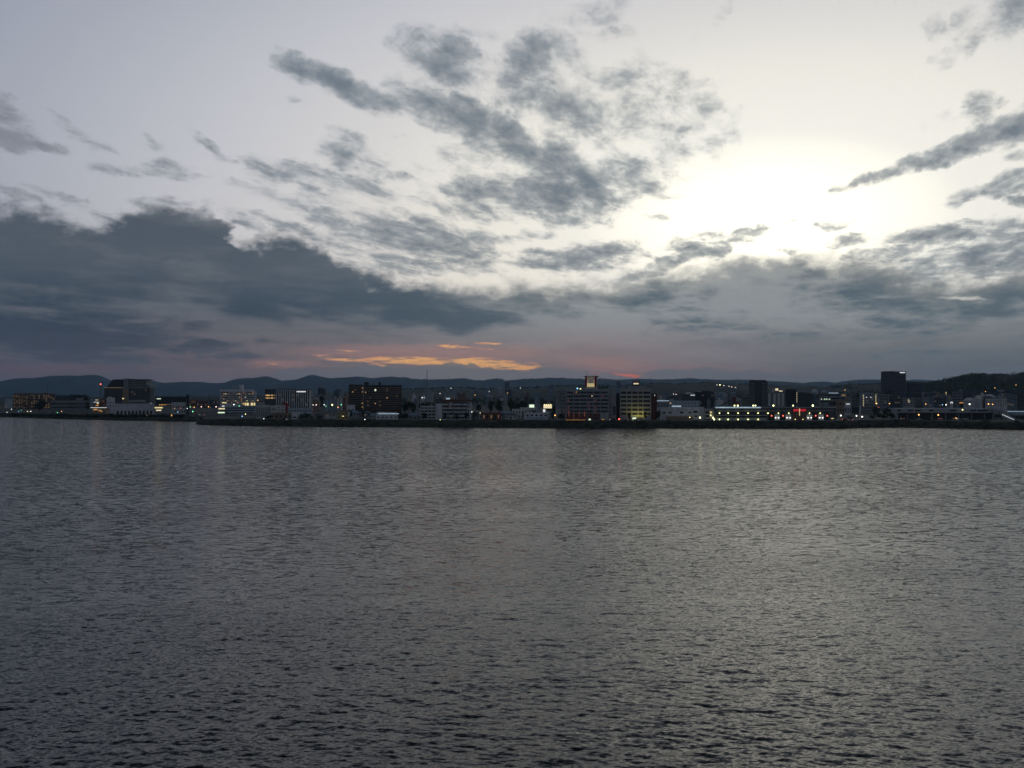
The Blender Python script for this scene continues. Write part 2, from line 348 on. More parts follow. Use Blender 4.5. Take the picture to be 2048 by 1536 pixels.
def build_water():
    rs = [18.0]
    while rs[-1] < 2600.0:
        r = rs[-1]; rs.append(r + min(max(0.10 if r > 45 else 0.4, r * r / (887.0 * 25.0) * 0.55), 12.0))
    rs = np.array(rs)
    th = np.radians(np.linspace(-62, 62, 1050))
    Rg, Tg = np.meshgrid(rs, th, indexing='ij')
    X = Rg * np.sin(Tg); Y = Rg * np.cos(Tg)
    dr = np.gradient(rs)[:, None]; lat = Rg * (th[1] - th[0])
    Z = np.zeros_like(X)
    rng = np.random.default_rng(11)
    # a young wind sea: many wave trains about one wind direction
    N = 90
    lam = 0.55 * (9.5 / 0.55) ** (np.linspace(0, 1, N) ** 1.05) * np.exp(rng.normal(0, 0.04, N))
    wind = math.radians(-100)                     # travelling towards the viewer, a little from the right
    for L_ in lam:
        k = 2 * math.pi / L_
        d = wind + rng.normal(0, 0.5 if L_ > 1.5 else 0.7)
        amp = WAVE * L_ * 0.0105 / (1 + (L_ / 2.0) ** 3)
        ph = rng.uniform(0, 2 * math.pi)
        kx, ky = k * math.cos(d), k * math.sin(d)
        g = 1 + 0.5 * np.sin(X * 0.021 * math.cos(d * 3) + Y * 0.033 + ph * 3) * np.sin(X * 0.034 + ph) # wave groups
        ph_ = kx * X + ky * Y + ph
        step = np.abs(ky) * dr + np.abs(kx) * lat * 0.8
        fade = np.clip((2.2 - step) / 1.2, 0, 1)
        s_ = np.sin(ph_)
        Z += amp * g * fade * (s_ + 0.22 * np.cos(2 * ph_))   # slightly peaked crests
    nr, nt = X.shape
    co = np.stack([X, Y, Z], -1).reshape(-1, 3).astype(np.float32)
    i = np.arange((nr - 1) * nt).reshape(nr - 1, nt)[:, :-1]
    quads = np.stack([i, i + 1, i + nt + 1, i + nt], -1).reshape(-1, 4)[:, ::-1].astype(np.int32)
    me = bpy.data.meshes.new('lake_water')
    me.vertices.add(len(co)); me.vertices.foreach_set('co', co.ravel())
    me.loops.add(quads.size); me.loops.foreach_set('vertex_index', quads.ravel())
    me.polygons.add(len(quads)); me.polygons.foreach_set('loop_start', np.arange(0, quads.size, 4, dtype=np.int32))
    me.polygons.foreach_set('loop_total', np.full(len(quads), 4, dtype=np.int32))
    me.polygons.foreach_set('use_smooth', np.ones(len(quads), dtype=bool))
    me.update(calc_edges=True); me.validate()
    me.materials.append(water_material())
    o = bpy.data.objects.new('lake_water', me); COL.objects.link(o)
    o['kind'] = 'structure'; o['label'] = 'dark rippled lake water filling the lower half'
    return o
WAVE = 0.34
lake = build_water()
# ------------------------------------------------------------------ materials
GZ = 4.5                                   # level of the town above the lake
def mat_solid(name, col, rough=0.85, var=0.22, scale=0.35, streak=True, metal=0.0, spec=0.3):
    m = bpy.data.materials.new(name); m.use_nodes = True
    t = NT(m.node_tree); b = m.node_tree.nodes['Principled BSDF']
    co = t.new('ShaderNodeTexCoord').outputs['Object']
    rnd = t.new('ShaderNodeObjectInfo').outputs['Random']
    v = t.vm('ADD', t.vm('MULTIPLY', co, (1, 1, 0.35 if streak else 1)), t.xyz(t.m('MULTIPLY', rnd, 57.0), 3.0, 1.0))
    n = t.noise(v, scale, 5, 0.6)
    f = t.smooth(n, 0.3, 0.7, 1 - var, 1 + var, kind='LINEAR')
    t.put(b.inputs['Base Color'], t.vm('SCALE', tuple(col), scale=f))
    b.inputs['Roughness'].default_value = rough; b.inputs['Metallic'].default_value = metal
    b.inputs['Specular IOR Level'].default_value = spec
    return m
def mat_lit(name, col, strength, var=0.0):
    m = bpy.data.materials.new(name); m.use_nodes = True
    t = NT(m.node_tree); b = m.node_tree.nodes['Principled BSDF']
    b.inputs['Base Color'].default_value = (0.3, 0.3, 0.3, 1)
    b.inputs['Emission Color'].default_value = tuple(col) + (1,)
    b.inputs['Emission Strength'].default_value = strength
    if var:
        co = t.new('ShaderNodeTexCoord').outputs['Object']
        rnd = t.new('ShaderNodeObjectInfo').outputs['Random']
        n = t.noise(t.vm('ADD', co, t.xyz(t.m('MULTIPLY', rnd, 91.0), 0.0, 0.0)), 0.9, 3, 0.6)
        t.put(b.inputs['Emission Strength'], t.smooth(n, 0.35, 0.65, strength * (1 - var), strength * (1 + var), kind='LINEAR'))
    return m
M = {}
for k, c in dict(white=(.66, .68, .70), offwhite=(.56, .57, .56), cream=(.52, .48, .40), grey=(.34, .36, .37), midgrey=(.22, .24, .25), darkgrey=(.10, .11, .12),
                 charcoal=(.045, .05, .055), brown=(.20, .13, .09), redbrown=(.17, .07, .05), tan=(.30, .23, .16), ochre=(.42, .33, .17), red=(.34, .02, .03), bluegrey=(.20, .26, .32),
                 green=(.10, .15, .12), tile=(.09, .095, .105), bluetile=(.16, .22, .30), rust=(.22, .11, .07), paleblue=(.44, .52, .58), concrete=(.30, .31, .31)).items():
    M[k] = mat_solid(k + '_paint' if k not in ('tile', 'bluetile', 'concrete') else k, c)
M['metal'] = mat_solid('painted_steel', (.16, .17, .18), 0.5, 0.1)
M['mastred'] = mat_solid('mast_red', (.45, .05, .03), 0.6, 0.1)
M['glass'] = mat_solid('dark_window_glass', (.018, .022, .026), 0.12, 0.3, 0.2, spec=0.5)
M['blueglass'] = mat_solid('blue_curtain_glass', (.02, .045, .06), 0.1, 0.3, 0.15, spec=0.6)
M['rubber'] = mat_solid('tyre_rubber', (.02, .02, .02), 0.9, 0.1)
M['bark'] = mat_solid('bark', (.07, .055, .04), 0.95, 0.3, 3.0)
def mat_leaf(name, col):
    m = bpy.data.materials.new(name); m.use_nodes = True
    t = NT(m.node_tree); b = m.node_tree.nodes['Principled BSDF']
    co = t.new('ShaderNodeNewGeometry').outputs['Position']
    rnd = t.new('ShaderNodeObjectInfo').outputs['Random']
    f = t.smooth(t.noise(co, 0.35, 4, 0.6), 0.3, 0.7, 0.55, 1.5, kind='LINEAR')
    f = t.m('MULTIPLY', f, t.smooth(rnd, 0, 1, 0.75, 1.25, kind='LINEAR'))
    t.put(b.inputs['Base Color'], t.vm('SCALE', tuple(col), scale=f)); b.inputs['Roughness'].default_value = 0.8
    b.inputs['Specular IOR Level'].default_value = 0.2
    return m
M['leaf'] = mat_leaf('dark_foliage', (.040, .058, .028)); M['leaf2'] = mat_leaf('olive_foliage', (.055, .070, .030)); M['leaf3'] = mat_leaf('pine_needles', (.026, .044, .028))
M['l_warm'] = mat_lit('warm_lit_window', (1.0, .58, .20), 0.5, .5); M['l_yellow'] = mat_lit('yellow_lit_window', (1.0, .80, .38), .8, .4)
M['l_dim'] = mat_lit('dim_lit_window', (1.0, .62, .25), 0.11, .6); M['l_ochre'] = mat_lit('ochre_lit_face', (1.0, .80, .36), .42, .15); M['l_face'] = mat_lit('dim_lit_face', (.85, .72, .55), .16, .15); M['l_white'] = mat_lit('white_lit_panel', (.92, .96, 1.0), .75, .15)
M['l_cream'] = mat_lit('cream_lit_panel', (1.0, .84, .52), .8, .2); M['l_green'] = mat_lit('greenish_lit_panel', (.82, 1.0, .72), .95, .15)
M['l_orange'] = mat_lit('orange_lit_strip', (1.0, .46, .09), .42, .5); M['l_redsign'] = mat_lit('red_lit_letters', (1.0, .012, .02), 0.7)
M['l_reddim'] = mat_lit('dim_red_window', (.9, .16, .08), 0.10, .7); M['l_blue'] = mat_lit('blue_lit_sign', (.12, .2, 1.0), 1.0)
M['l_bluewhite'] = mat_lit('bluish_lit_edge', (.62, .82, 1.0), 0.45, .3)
for k, c, s in (('white', (1.0, .97, .86), 2.6), ('yellow', (1.0, .86, .34), 3), ('orange', (1.0, .48, .12), 3.5), ('red', (1.0, .13, .08), 3), ('green', (.2, 1.0, .45), 2.5),
                ('blue', (.25, .6, 1.0), 2), ('pink', (1.0, .60, .55), 3.5), ('ygreen', (1.0, 1.0, .42), 4.2)):
    M['b_' + k] = mat_lit(k + '_lamp_glass', c, s)

# ------------------------------------------------------------------ mesh and object helpers
class MB:
    def __init__(self): self.v = []; self.f = []
    def box(self, x0, x1, y0, y1, z0, z1):
        b = len(self.v)
        self.v += [(x, y, z) for z in (z0, z1) for (x, y) in ((x0, y0), (x1, y0), (x1, y1), (x0, y1))]
        self.f += [tuple(b + i for i in q) for q in ((0, 3, 2, 1), (4, 5, 6, 7), (0, 1, 5, 4), (1, 2, 6, 5), (2, 3, 7, 6), (3, 0, 4, 7))]
        return self
    def prism(self, pts, y0, y1):
        """An outline in x and z carried from y0 to y1."""
        b = len(self.v); n = len(pts)
        self.v += [(x, y0, z) for x, z in pts] + [(x, y1, z) for x, z in pts]
        self.f += [tuple(b + i for i in range(n)), tuple(b + n + i for i in reversed(range(n)))]
        self.f += [(b + i, b + n + i, b + n + (i + 1) % n, b + (i + 1) % n) for i in range(n)]
        return self
    def tube(self, p, q, r0, r1=None, n=6):
        r1 = r0 if r1 is None else r1
        p, q = Vector(p), Vector(q); d = (q - p).normalized()
        u = d.cross(Vector((0, 0, 1)) if abs(d.z) < 0.9 else Vector((1, 0, 0))).normalized(); w = d.cross(u)
        b = len(self.v)
        for c, r in ((p, r0), (q, r1)):
            self.v += [tuple(c + (u * math.cos(a) + w * math.sin(a)) * r) for a in [2 * math.pi * i / n for i in range(n)]]
        self.f += [(b + i, b + (i + 1) % n, b + n + (i + 1) % n, b + n + i) for i in range(n)]
        self.f += [tuple(b + i for i in reversed(range(n))), tuple(b + n + i for i in range(n))]
        return self
    def ball(self, c, r, n=8, m=5, sz=1.0):
        b = len(self.v)
        self.v.append((c[0], c[1], c[2] - r * sz))
        for j in range(1, m):
            a = -math.pi / 2 + math.pi * j / m
            self.v += [(c[0] + r * math.cos(a) * math.cos(2 * math.pi * i / n), c[1] + r * math.cos(a) * math.sin(2 * math.pi * i / n), c[2] + r * sz * math.sin(a)) for i in range(n)]
        self.v.append((c[0], c[1], c[2] + r * sz)); t = len(self.v) - 1
        self.f += [(b, b + 1 + (i + 1) % n, b + 1 + i) for i in range(n)]
        for j in range(m - 2):
            o = b + 1 + j * n
            self.f += [(o + i, o + (i + 1) % n, o + n + (i + 1) % n, o + n + i) for i in range(n)]
        o = b + 1 + (m - 2) * n
        self.f += [(o + i, o + (i + 1) % n, t) for i in range(n)]
        return self
    def hip(self, x0, x1, y0, y1, z0, z1, inset):
        b = len(self.v); ym = (y0 + y1) / 2
        self.v += [(x0, y0, z0), (x1, y0, z0), (x1, y1, z0), (x0, y1, z0), (x0 + inset, ym, z1), (x1 - inset, ym, z1)]
        self.f += [tuple(b + i for i in q) for q in ((0, 1, 5, 4), (2, 3, 4, 5), (1, 2, 5), (3, 0, 4), (3, 2, 1, 0))]
        return self
    def build(self, name, m, parent=None):
        return ob(name, self.v, self.f, m, parent)
_meshes = {}
def inst(key, maker, name, parent, loc, scale=None):
    """An object of its own that shares its mesh with its look-alikes."""
    if key not in _meshes:
        o = maker(); _meshes[key] = o.data
        bpy.data.objects.remove(o)
    o = bpy.data.objects.new(name, _meshes[key]); COL.objects.link(o)
    o.location = loc
    if scale is not None: o.scale = scale
    if parent: o.parent = parent
    return o
def tag(o, label, cat, group=None, kind=None):
    o['label'] = label
    if cat: o['category'] = cat
    if group: o['group'] = group
    if kind: o['kind'] = kind
    return o
def empty(name, label, cat, loc, group=None, rz=0.0):
    o = bpy.data.objects.new(name, None); COL.objects.link(o); o.empty_display_size = 2
    o.location = loc; o.rotation_euler = (0, 0, rz)
    return tag(o, label, cat, group)

# ------------------------------------------------------------------ buildings: placed by the photo pixel of their outline and their distance
class Bld:
    def __init__(s, name, label, px0, px1, pyt, Y, D=16, wall='grey', cat='building', group=None, base=GZ, wallname='wall', pyb=None):
        s.Y = Y
        x0, x1 = at(px0, 800, Y).x, at(px1, 800, Y).x
        s.cx = (x0 + x1) / 2; s.base = base if pyb is None else at(px0, pyb, Y).z
        s.r = empty(name, label, cat, (s.cx, Y, s.base), group)
        if px1 - px0 < 90:                      # turned to stand square to the bay, whose shore curves round the lake
            th = math.atan2(s.cx, Y); s.r.rotation_euler = (0, 0, -th); s.r.scale = (math.cos(th), 1, 1)
        else: D = min(D, 12)
        s.x0, s.x1 = x0 - s.cx, x1 - s.cx
        s.H = at((px0 + px1) / 2, pyt, Y).z - s.base; s.D = D
        s.mb = MB().box(s.x0, s.x1, 0, D, 0, s.H)
        s.wall = s.mb.build(wallname, M[wall], s.r)
    def X(s, px): return at(px, 800, s.Y).x - s.cx
    def Z(s, py): return at(1024, py, s.Y).z - s.base
    def box(s, name, mat, px0, px1, py0, py1, y0=-0.1, y1=0.0, parent=None):
        """py0 is the upper edge, py1 the lower one; y0 and y1 in metres from the front wall."""
        return MB().box(s.X(px0), s.X(px1), y0, y1, s.Z(py1), s.Z(py0)).build(name, M[mat], parent or s.r)
    def bits(s, name, mat, x0, x1, z0, z1, y0=-0.1, y1=0.0, parent=None):
        w, h, d = round(x1 - x0, 2), round(z1 - z0, 2), round(y1 - y0, 2)
        return inst(('box', w, h, d, mat), lambda: MB().box(0, w, 0, d, 0, h).build('box', M[mat]), name, parent or s.r, (x0, y0, z0))
    def parapet(s, mat=None, h=0.7, t=0.35, out=0.15):
        b = MB(); e = out
        b.box(s.x0 - e, s.x1 + e, -e, t, s.H + .003, s.H + h); b.box(s.x0 - e, s.x1 + e, s.D - t, s.D + e, s.H + .003, s.H + h)
        b.box(s.x0 - e, s.x0 + t, t + .003, s.D - t - .003, s.H + .003, s.H + h); b.box(s.x1 - t, s.x1 + e, t + .003, s.D - t - .003, s.H + .003, s.H + h)
        return b.build('parapet', M[mat] if mat else s.wall.data.materials[0], s.r)
    def windows(s, nx, nz, px0=None, px1=None, py0=None, py1=None, fw=0.6, fh=0.5, mat='glass', lit=(), litmat='l_warm', name='window', chance=0.0, frame=None):
        """A grid of windows, each an object of its own; lit is a set of (column, row from the top)."""
        a = s.X(px0) if px0 is not None else s.x0; b = s.X(px1) if px1 is not None else s.x1
        zt = s.Z(py0) if py0 is not None else s.H - .4; zb = s.Z(py1) if py1 is not None else 0.4
        cw, ch = (b - a) / nx, (zt - zb) / nz
        for j in range(nz):
            for i in range(nx):
                x = a + cw * i + cw * (1 - fw) / 2; z = zt - ch * (j + 1) + ch * (1 - fh) / 2
                on = (i, j) in lit or random.random() < chance
                s.bits(name, litmat if on else mat, x, x + cw * fw, z, z + ch * fh, -0.07, 0.0)
    def bands(s, nz, px0=None, px1=None, py0=None, py1=None, fh=0.45, mat='glass', name='window_band', y0=-0.07, lit=(), litmat='l_warm'):
        a = s.X(px0) if px0 is not None else s.x0 + .4; b = s.X(px1) if px1 is not None else s.x1 - .4
        zt = s.Z(py0) if py0 is not None else s.H - .4; zb = s.Z(py1) if py1 is not None else 0.4
        ch = (zt - zb) / nz
        for j in range(nz):
            z = zt - ch * (j + 1) + ch * (1 - fh) / 2
            s.bits(name, litmat if j in lit else mat, a, b, z, z + ch * fh, y0, 0.0)
    def balconies(s, nz, px0=None, px1=None, py0=None, py1=None, mat='offwhite', deep=1.3, fh=0.36):
        a = s.X(px0) if px0 is not None else s.x0 + .2; b = s.X(px1) if px1 is not None else s.x1 - .2
        zt = s.Z(py0) if py0 is not None else s.H; zb = s.Z(py1) if py1 is not None else 0.0
        ch = (zt - zb) / nz
        for j in range(nz):
            z = zb + ch * j
            s.bits('balcony', mat, a, b, z, z + ch * fh, -deep, -0.09)
    def roofbox(s, name, mat, px0, px1, pyt, y0=3.0, y1=9.0):
        return MB().box(s.X(px0), s.X(px1), y0, min(y1, s.D - .5), s.H + .002, s.Z(pyt)).build(name, M[mat], s.r)

# ------------------------------------------------------------------ lamps: each one a thing
def lamp(name, label, px, py, Y, col, r=0.42, post=True, group='street and yard lamps lit along the shore', base=GZ, cat='lamp', tall=None):
    p = at(px, py, Y)
    h = max(p.z - base, 0.5)
    o = empty(name, label, cat, (p.x, Y, base), group)
    if post:
        inst(('post', round(h, 1)), lambda: MB().tube((0, 0.55, 0), (0, 0.55, h + .3), .11, .07).box(-.05, .05, .1, .55, h + .22, h + .32).build('post', M['metal']), 'post', o, (0, 0, 0))
    else:
        inst(('mount', round(h, 1)), lambda: MB().box(-.08, .08, .3, .5, 0, h + .1).build('bracket', M['metal']), 'bracket', o, (0, 0, 0))
    r *= .82
    inst(('globe', round(r, 2), col), lambda: MB().ball((0, 0, 0), r).build('lamp_glass', M['b_' + col]), 'lamp_glass', o, (0, 0, h))
    return o

# ------------------------------------------------------------------ trees
def crown_mesh(seed, kind):
    rnd = random.Random(seed); v = []; f = []
    lobes = []
    n = 9 if kind != 'column' else 7
    for i in range(n):
        a = rnd.uniform(0, 6.28); rr = rnd.uniform(0.05, 0.55)
        if kind == 'round': lobes.append((rr * math.cos(a), rr * math.sin(a), rnd.uniform(0.32, 0.78), rnd.uniform(.2, .34)))
        elif kind == 'pine':
            h = rnd.uniform(.35, .95); lobes.append((rr * (1.25 - h) * math.cos(a), rr * (1.25 - h) * math.sin(a), h, rnd.uniform(.14, .26)))
        elif kind == 'bush': lobes.append((rr * 1.2 * math.cos(a), rr * 1.2 * math.sin(a), rnd.uniform(.18, .6), rnd.uniform(.24, .4)))
        else: lobes.append((rr * .3 * math.cos(a), rr * .3 * math.sin(a), .2 + .7 * i / n, rnd.uniform(.16, .24)))
    for (x, y, z, r) in lobes:
        for k in range(46):
            d = Vector((rnd.gauss(0, 1), rnd.gauss(0, 1), rnd.gauss(0, 1))).normalized() * r * rnd.uniform(.45, 1.08)
            c = Vector((x, y, z)) + Vector((d.x, d.y, d.z * (.75 if kind != 'pine' else .5)))
            s = rnd.uniform(.045, .10)
            u = Vector((rnd.gauss(0, 1), rnd.gauss(0, 1), rnd.gauss(0, 1))).normalized(); w = u.orthogonal().normalized()
            b = len(v); v += [tuple(c + u * s), tuple(c + w * s * .8), tuple(c - u * s), tuple(c - w * s * .8)]; f.append((b, b + 1, b + 2, b + 3))
    return v, f
def trunk_mb(kind, seed):
    rnd = random.Random(seed + 99); b = MB()
    b.tube((0, 0, -.02), (.01, 0, .42), .035, .024); b.tube((.01, 0, .42), (-.01, .01, .8 if kind != 'bush' else .45), .024, .008)
    for i in range(5):
        a = rnd.uniform(0, 6.28); z = rnd.uniform(.25, .55) if kind != 'bush' else rnd.uniform(.05, .25)
        b.tube((0, 0, z), (.3 * math.cos(a), .3 * math.sin(a), z + .22), .014, .004, 5)
    return b
def tree(name, label, px, pyt, Y, wpx, kind='round', leaf='leaf', group=None, cat='tree', base=GZ, v=None):
    p = at(px, pyt, Y); h = max(p.z - base, 1.2); w = wpx / F_PX * Y
    v = random.randrange(5) if v is None else v
    o = empty(name, label, cat, (p.x, Y, base), group, random.uniform(0, 6.28))
    sc = (w / 1.25, w / 1.25, h)
    inst(('trunk', kind, v), lambda: trunk_mb(kind, v).build('trunk', M['bark']), 'trunk' if kind != 'bush' else 'stem', o, (0, 0, 0), sc)
    inst(('crown', kind, v, leaf), lambda: ob('crown', *crown_mesh(v * 7 + len(kind), kind), M[leaf]), 'crown' if kind != 'bush' else 'foliage', o, (0, 0, 0), sc)
    return o
# ------------------------------------------------------------------ the land: embankment, ground, hills
SHORE = [(-700, 822, 2.0), (-300, 828, 2.0), (0, 834, 2.0), (100, 837.5, 2.2), (180, 839.5, 2.6), (250, 841.2, 3.0), (330, 841.8, 3.4), (396, 843.8, 3.6),
         (391, 848.3, 3.2), (400, 849.5, 4.2), (440, 851, 4.9), (520, 852.2, 5.2), (640, 853.2, 5.2), (800, 854.2, 5.2), (1024, 855, 5.2), (1280, 856, 5.2), (1536, 857, 5.3), (1690, 857.3, 5.3), (1720, 855.6, 5.3),
         (1800, 854.6, 5.2), (1880, 855.4, 5.2), (1960, 857.5, 5.2), (2048, 859.3, 5.2), (2300, 864, 5.2), (2900, 872, 5.2)]
def mat_bank(name, lo, hi, sc=0.25):
    m = bpy.data.materials.new(name); m.use_nodes = True
    t = NT(m.node_tree); b = m.node_tree.nodes['Principled BSDF']
    pos = t.new('ShaderNodeNewGeometry').outputs['Position']
    n = t.noise(t.vm('MULTIPLY', pos, (1, .6, 2.0)), sc, 6, 0.65, 0.4)
    t.put(b.inputs['Base Color'], t.mix(t.smooth(n, .32, .68), lo, hi)); b.inputs['Roughness'].default_value = .95
    b.inputs['Specular IOR Level'].default_value = 0.1
    return m
bank_m = mat_bank('rubble_and_grass_bank', (.022, .026, .018), (.075, .078, .055))
ground_m = mat_bank('town_ground', (.045, .047, .045), (.10, .10, .09), .05)
hill_m = mat_bank('wooded_hill', (.016, .025, .021), (.034, .046, .034), .012)
far_m = mat_bank('far_wooded_mountain', (.014, .022, .024), (.026, .036, .036), .003)
def interp0(tab, x):
    for (a, b), (c, d) in zip(tab, tab[1:]):
        if x <= c: return b + (d - b) * (x - a) / (c - a)
    return tab[-1][1]
def shore_line():
    """The waterline densified, a little irregular, with the height of the bank's top."""
    pts = []
    base = [(on_water(px, py), h) for px, py, h in SHORE]
    rnd = random.Random(3)
    for (a, ha), (b, hb) in zip(base, base[1:]):
        n = max(1, int((b - a).length / 6))
        for i in range(n):
            t = i / n; p = a.lerp(b, t)
            pts.append((p + Vector((rnd.uniform(-.5, .5), rnd.uniform(-.9, .9), 0)), ha + (hb - ha) * t))
    pts.append(base[-1]); return pts
def shore_y(px):
    """Distance of the waterline under a photo column."""
    tab = [(a, b) for a, b, _ in SHORE if not (a == 391)]
    return on_water(px, interp0(tab, px)).y
sl = shore_line()
v = []; f = []
prof = [(-1.5, -0.8, 0), (0, -.05, 0), (2.2, .42, .35), (5.5, .78, .4), (8.5, 1.0, .25), (13.0, 1.0, 0), (13.6, 0.0, 0)]   # away from the water, share of the bank's height, roughness
rnd = random.Random(5)
for (p, h) in sl:
    for (d, k, rg) in prof:
        z = k * h if k != 0 else GZ - .02
        if d == 13.0: z = max(h, 2.0) * 1.0
        v.append((p.x, p.y + d + rnd.uniform(-rg, rg) * 2, (k * h if d < 13.5 else GZ - .3) + rnd.uniform(-rg, rg)))
n = len(prof)
for i in range(len(sl) - 1):
    for j in range(n - 1):
        f.append((i * n + j, (i + 1) * n + j, (i + 1) * n + j + 1, i * n + j + 1))
bank = ob('embankment', v, f, bank_m); bank['kind'] = 'structure'; bank['label'] = 'dark grass and rubble bank along the far shore'
# the ground sheet behind it, out to the hills
v = []; f = []
for (p, h) in sl: v.append((p.x, p.y + 13.3, min(GZ, h) - .15))
for (p, h) in sl: v.append((p.x, max(p.y + 60, 700), GZ))
k = len(sl)
for (p, h) in sl: v.append((p.x * 11.0, 15000.0, GZ))
for i in range(k - 1):
    f.append((i, i + 1, k + i + 1, k + i)); f.append((k + i, k + i + 1, 2 * k + i + 1, 2 * k + i))
gr = ob('ground', v, f, ground_m); gr['kind'] = 'structure'; gr['label'] = 'level town ground behind the shore bank'
# the road along the shore, with kerb and centre line
def road_strip(name, label, pts, w, z, m, kind='structure'):
    v = []; f = []
    for (x, y) in pts: v += [(x, y - w / 2, z), (x, y + w / 2, z)]
    for i in range(len(pts) - 1): f.append((2 * i, 2 * i + 2, 2 * i + 3, 2 * i + 1))
    o = ob(name, v, f, m); o['kind'] = kind; o['label'] = label; return o
asphalt = mat_solid('asphalt', (.05, .05, .052), .9, .2, .3, False); paint = mat_solid('road_paint', (.7, .7, .68), .8, .1)
rp = [(x, 712.0) for x in range(-90, 520, 10)]
road_strip('shore_road', 'asphalt road running along the shore behind the bank', rp, 7.0, GZ + .08, asphalt)
cl = MB()
for x in range(-88, 510, 10): cl.box(x, x + 5, 711.93, 712.07, GZ + .084, GZ + .088)
o = cl.build('road_markings', paint); o['kind'] = 'structure'; o['label'] = 'dashed white centre line on the shore road'
kb = MB().box(-90, 510, 707.9, 708.3, GZ - .1, GZ + .2).box(-90, 510, 715.7, 716.1, GZ - .1, GZ + .2)
o = kb.build('kerb', M['concrete']); o['kind'] = 'structure'; o['label'] = 'low concrete kerbs along the shore road'

# ---- hills
from mathutils import noise as mn
def interp(tab, x):
    if x <= tab[0][0]: return tab[0][1]
    for (a, b), (c, d) in zip(tab, tab[1:]):
        if x <= c:
            t = (x - a) / (c - a); t = t * t * (3 - 2 * t) * .5 + t * .5
            return b + (d - b) * t
    return tab[-1][1]
def hill(name, label, crest, Y, depth, step_px, rough, m, base=0.0, jag=0.0, nd=16, wide=(-500, 2560)):
    """A ridge whose skyline is given by photo pixels; it falls off before and behind its crest with spurs and gullies."""
    v = []; f = []
    pxs = [wide[0] + i * step_px for i in range(int((wide[1] - wide[0]) / step_px) + 1)]
    for px in pxs:
        py = interp(crest, px) + 1.5 * mn.noise(Vector((px * .11, 1.7, Y * .01))) + .55 * mn.noise(Vector((px * .37, 7.7, Y * .01)))
        H = at(1024, py, Y).z - GZ
        dirx = (px - 1024) / F_PX
        for j in range(nd + 1):
            t = j / nd                              # 0 foot in front, 0.6 crest, 1 foot behind
            y = Y + (t - .6) * depth
            s = math.sin(min(t / .6, 1) * math.pi / 2) if t <= .6 else math.cos((t - .6) / .4 * math.pi / 2)
            x = dirx * Y + (y - Y) * dirx * .3
            nz = mn.fractal(Vector((x / rough, y / rough, 3.1)), 1.0, 2.0, 5)
            z = H * s * (1 + .35 * nz * (1 - s) * 1.5) + H * .03 * nz * s
            z += jag * abs(mn.noise(Vector((x / (jag * 3 + .1), y / (jag * 3 + .1), 9.0)))) if jag else 0
            v.append((x, y, base + GZ - 2 + max(z, -4) + 2 * s))
    n = nd + 1
    for i in range(len(pxs) - 1):
        for j in range(nd):
            f.append((i * n + j, (i + 1) * n + j, (i + 1) * n + j + 1, i * n + j + 1))
    o = ob(name, v, f, m); o['kind'] = 'structure'; o['label'] = label
    for p in o.data.polygons: p.use_smooth = True
    return o
FAR = [(-500, 772), (-200, 760), (0, 768), (12, 765.5), (33, 764), (60, 757), (75, 758), (92, 757.5), (118, 753), (140, 751.5), (170, 752.5), (192, 750.8), (205, 755), (215, 761), (232, 763), (262, 760), (300, 761), (330, 767), (350, 770), (366, 766), (373, 763.5), (384, 765.5),
       (400, 764), (430, 767), (468, 766.5), (487, 757.5), (515, 756), (531, 753), (545, 757.5), (562, 761.5), (600, 760), (618, 754), (628, 750.5), (642, 753.5), (660, 757.5), (690, 755), (720, 753.5), (745, 756), (785, 754), (820, 757), (845, 760),
       (885, 759), (930, 757), (962, 761.5), (995, 757.5), (1012, 761), (1065, 758), (1100, 756), (1140, 757), (1180, 760), (1205, 757), (1230, 760), (1280, 758.5), (1320, 759.5), (1380, 758), (1440, 760), (1500, 760), (1536, 763), (1560, 764), (1600, 767.5),
       (1640, 763), (1665, 767), (1710, 760), (1760, 760), (1800, 763), (1830, 759), (1850, 762), (1900, 761), (2048, 764), (2560, 760)]
MID = [(-500, 800), (0, 796), (300, 794), (560, 792), (620, 789), (700, 786), (800, 781), (860, 778), (930, 777), (960, 780), (1010, 779), (1060, 777), (1110, 774), (1160, 773), (1230, 774), (1290, 768.5), (1322, 767.5), (1350, 770), (1395, 768), (1415, 765.5), (1438, 768.5), (1480, 770),
       (1530, 772), (1580, 774), (1640, 776), (1700, 770), (1760, 769), (1820, 766), (1850, 765), (1888, 763.5), (1950, 772), (2048, 778), (2560, 780)]
NEAR = [(-500, 806), (600, 806), (760, 801), (900, 800), (1000, 799), (1100, 800), (1250, 800), (1400, 794), (1500, 792), (1620, 790), (1720, 787), (1780, 779), (1850, 770), (1880, 765), (1892, 761), (1905, 757.5), (1930, 753), (1955, 750.5), (1990, 751), (2012, 752.5), (2030, 751), (2048, 748.5), (2120, 745), (2300, 752), (2560, 770)]
hill('mountains', 'long blue mountain ridge on the skyline behind the town', FAR, 10500, 3400, 2, 700, far_m, jag=9.0)
hill('hills', 'darker wooded hills in front of the mountain ridge', MID, 3300, 1500, 4, 260, hill_m, jag=5.0)
hill('hillside', 'dark wooded hillside rising at the edge of the town', NEAR, 2000, 640, 3, 120, hill_m, jag=4.5)
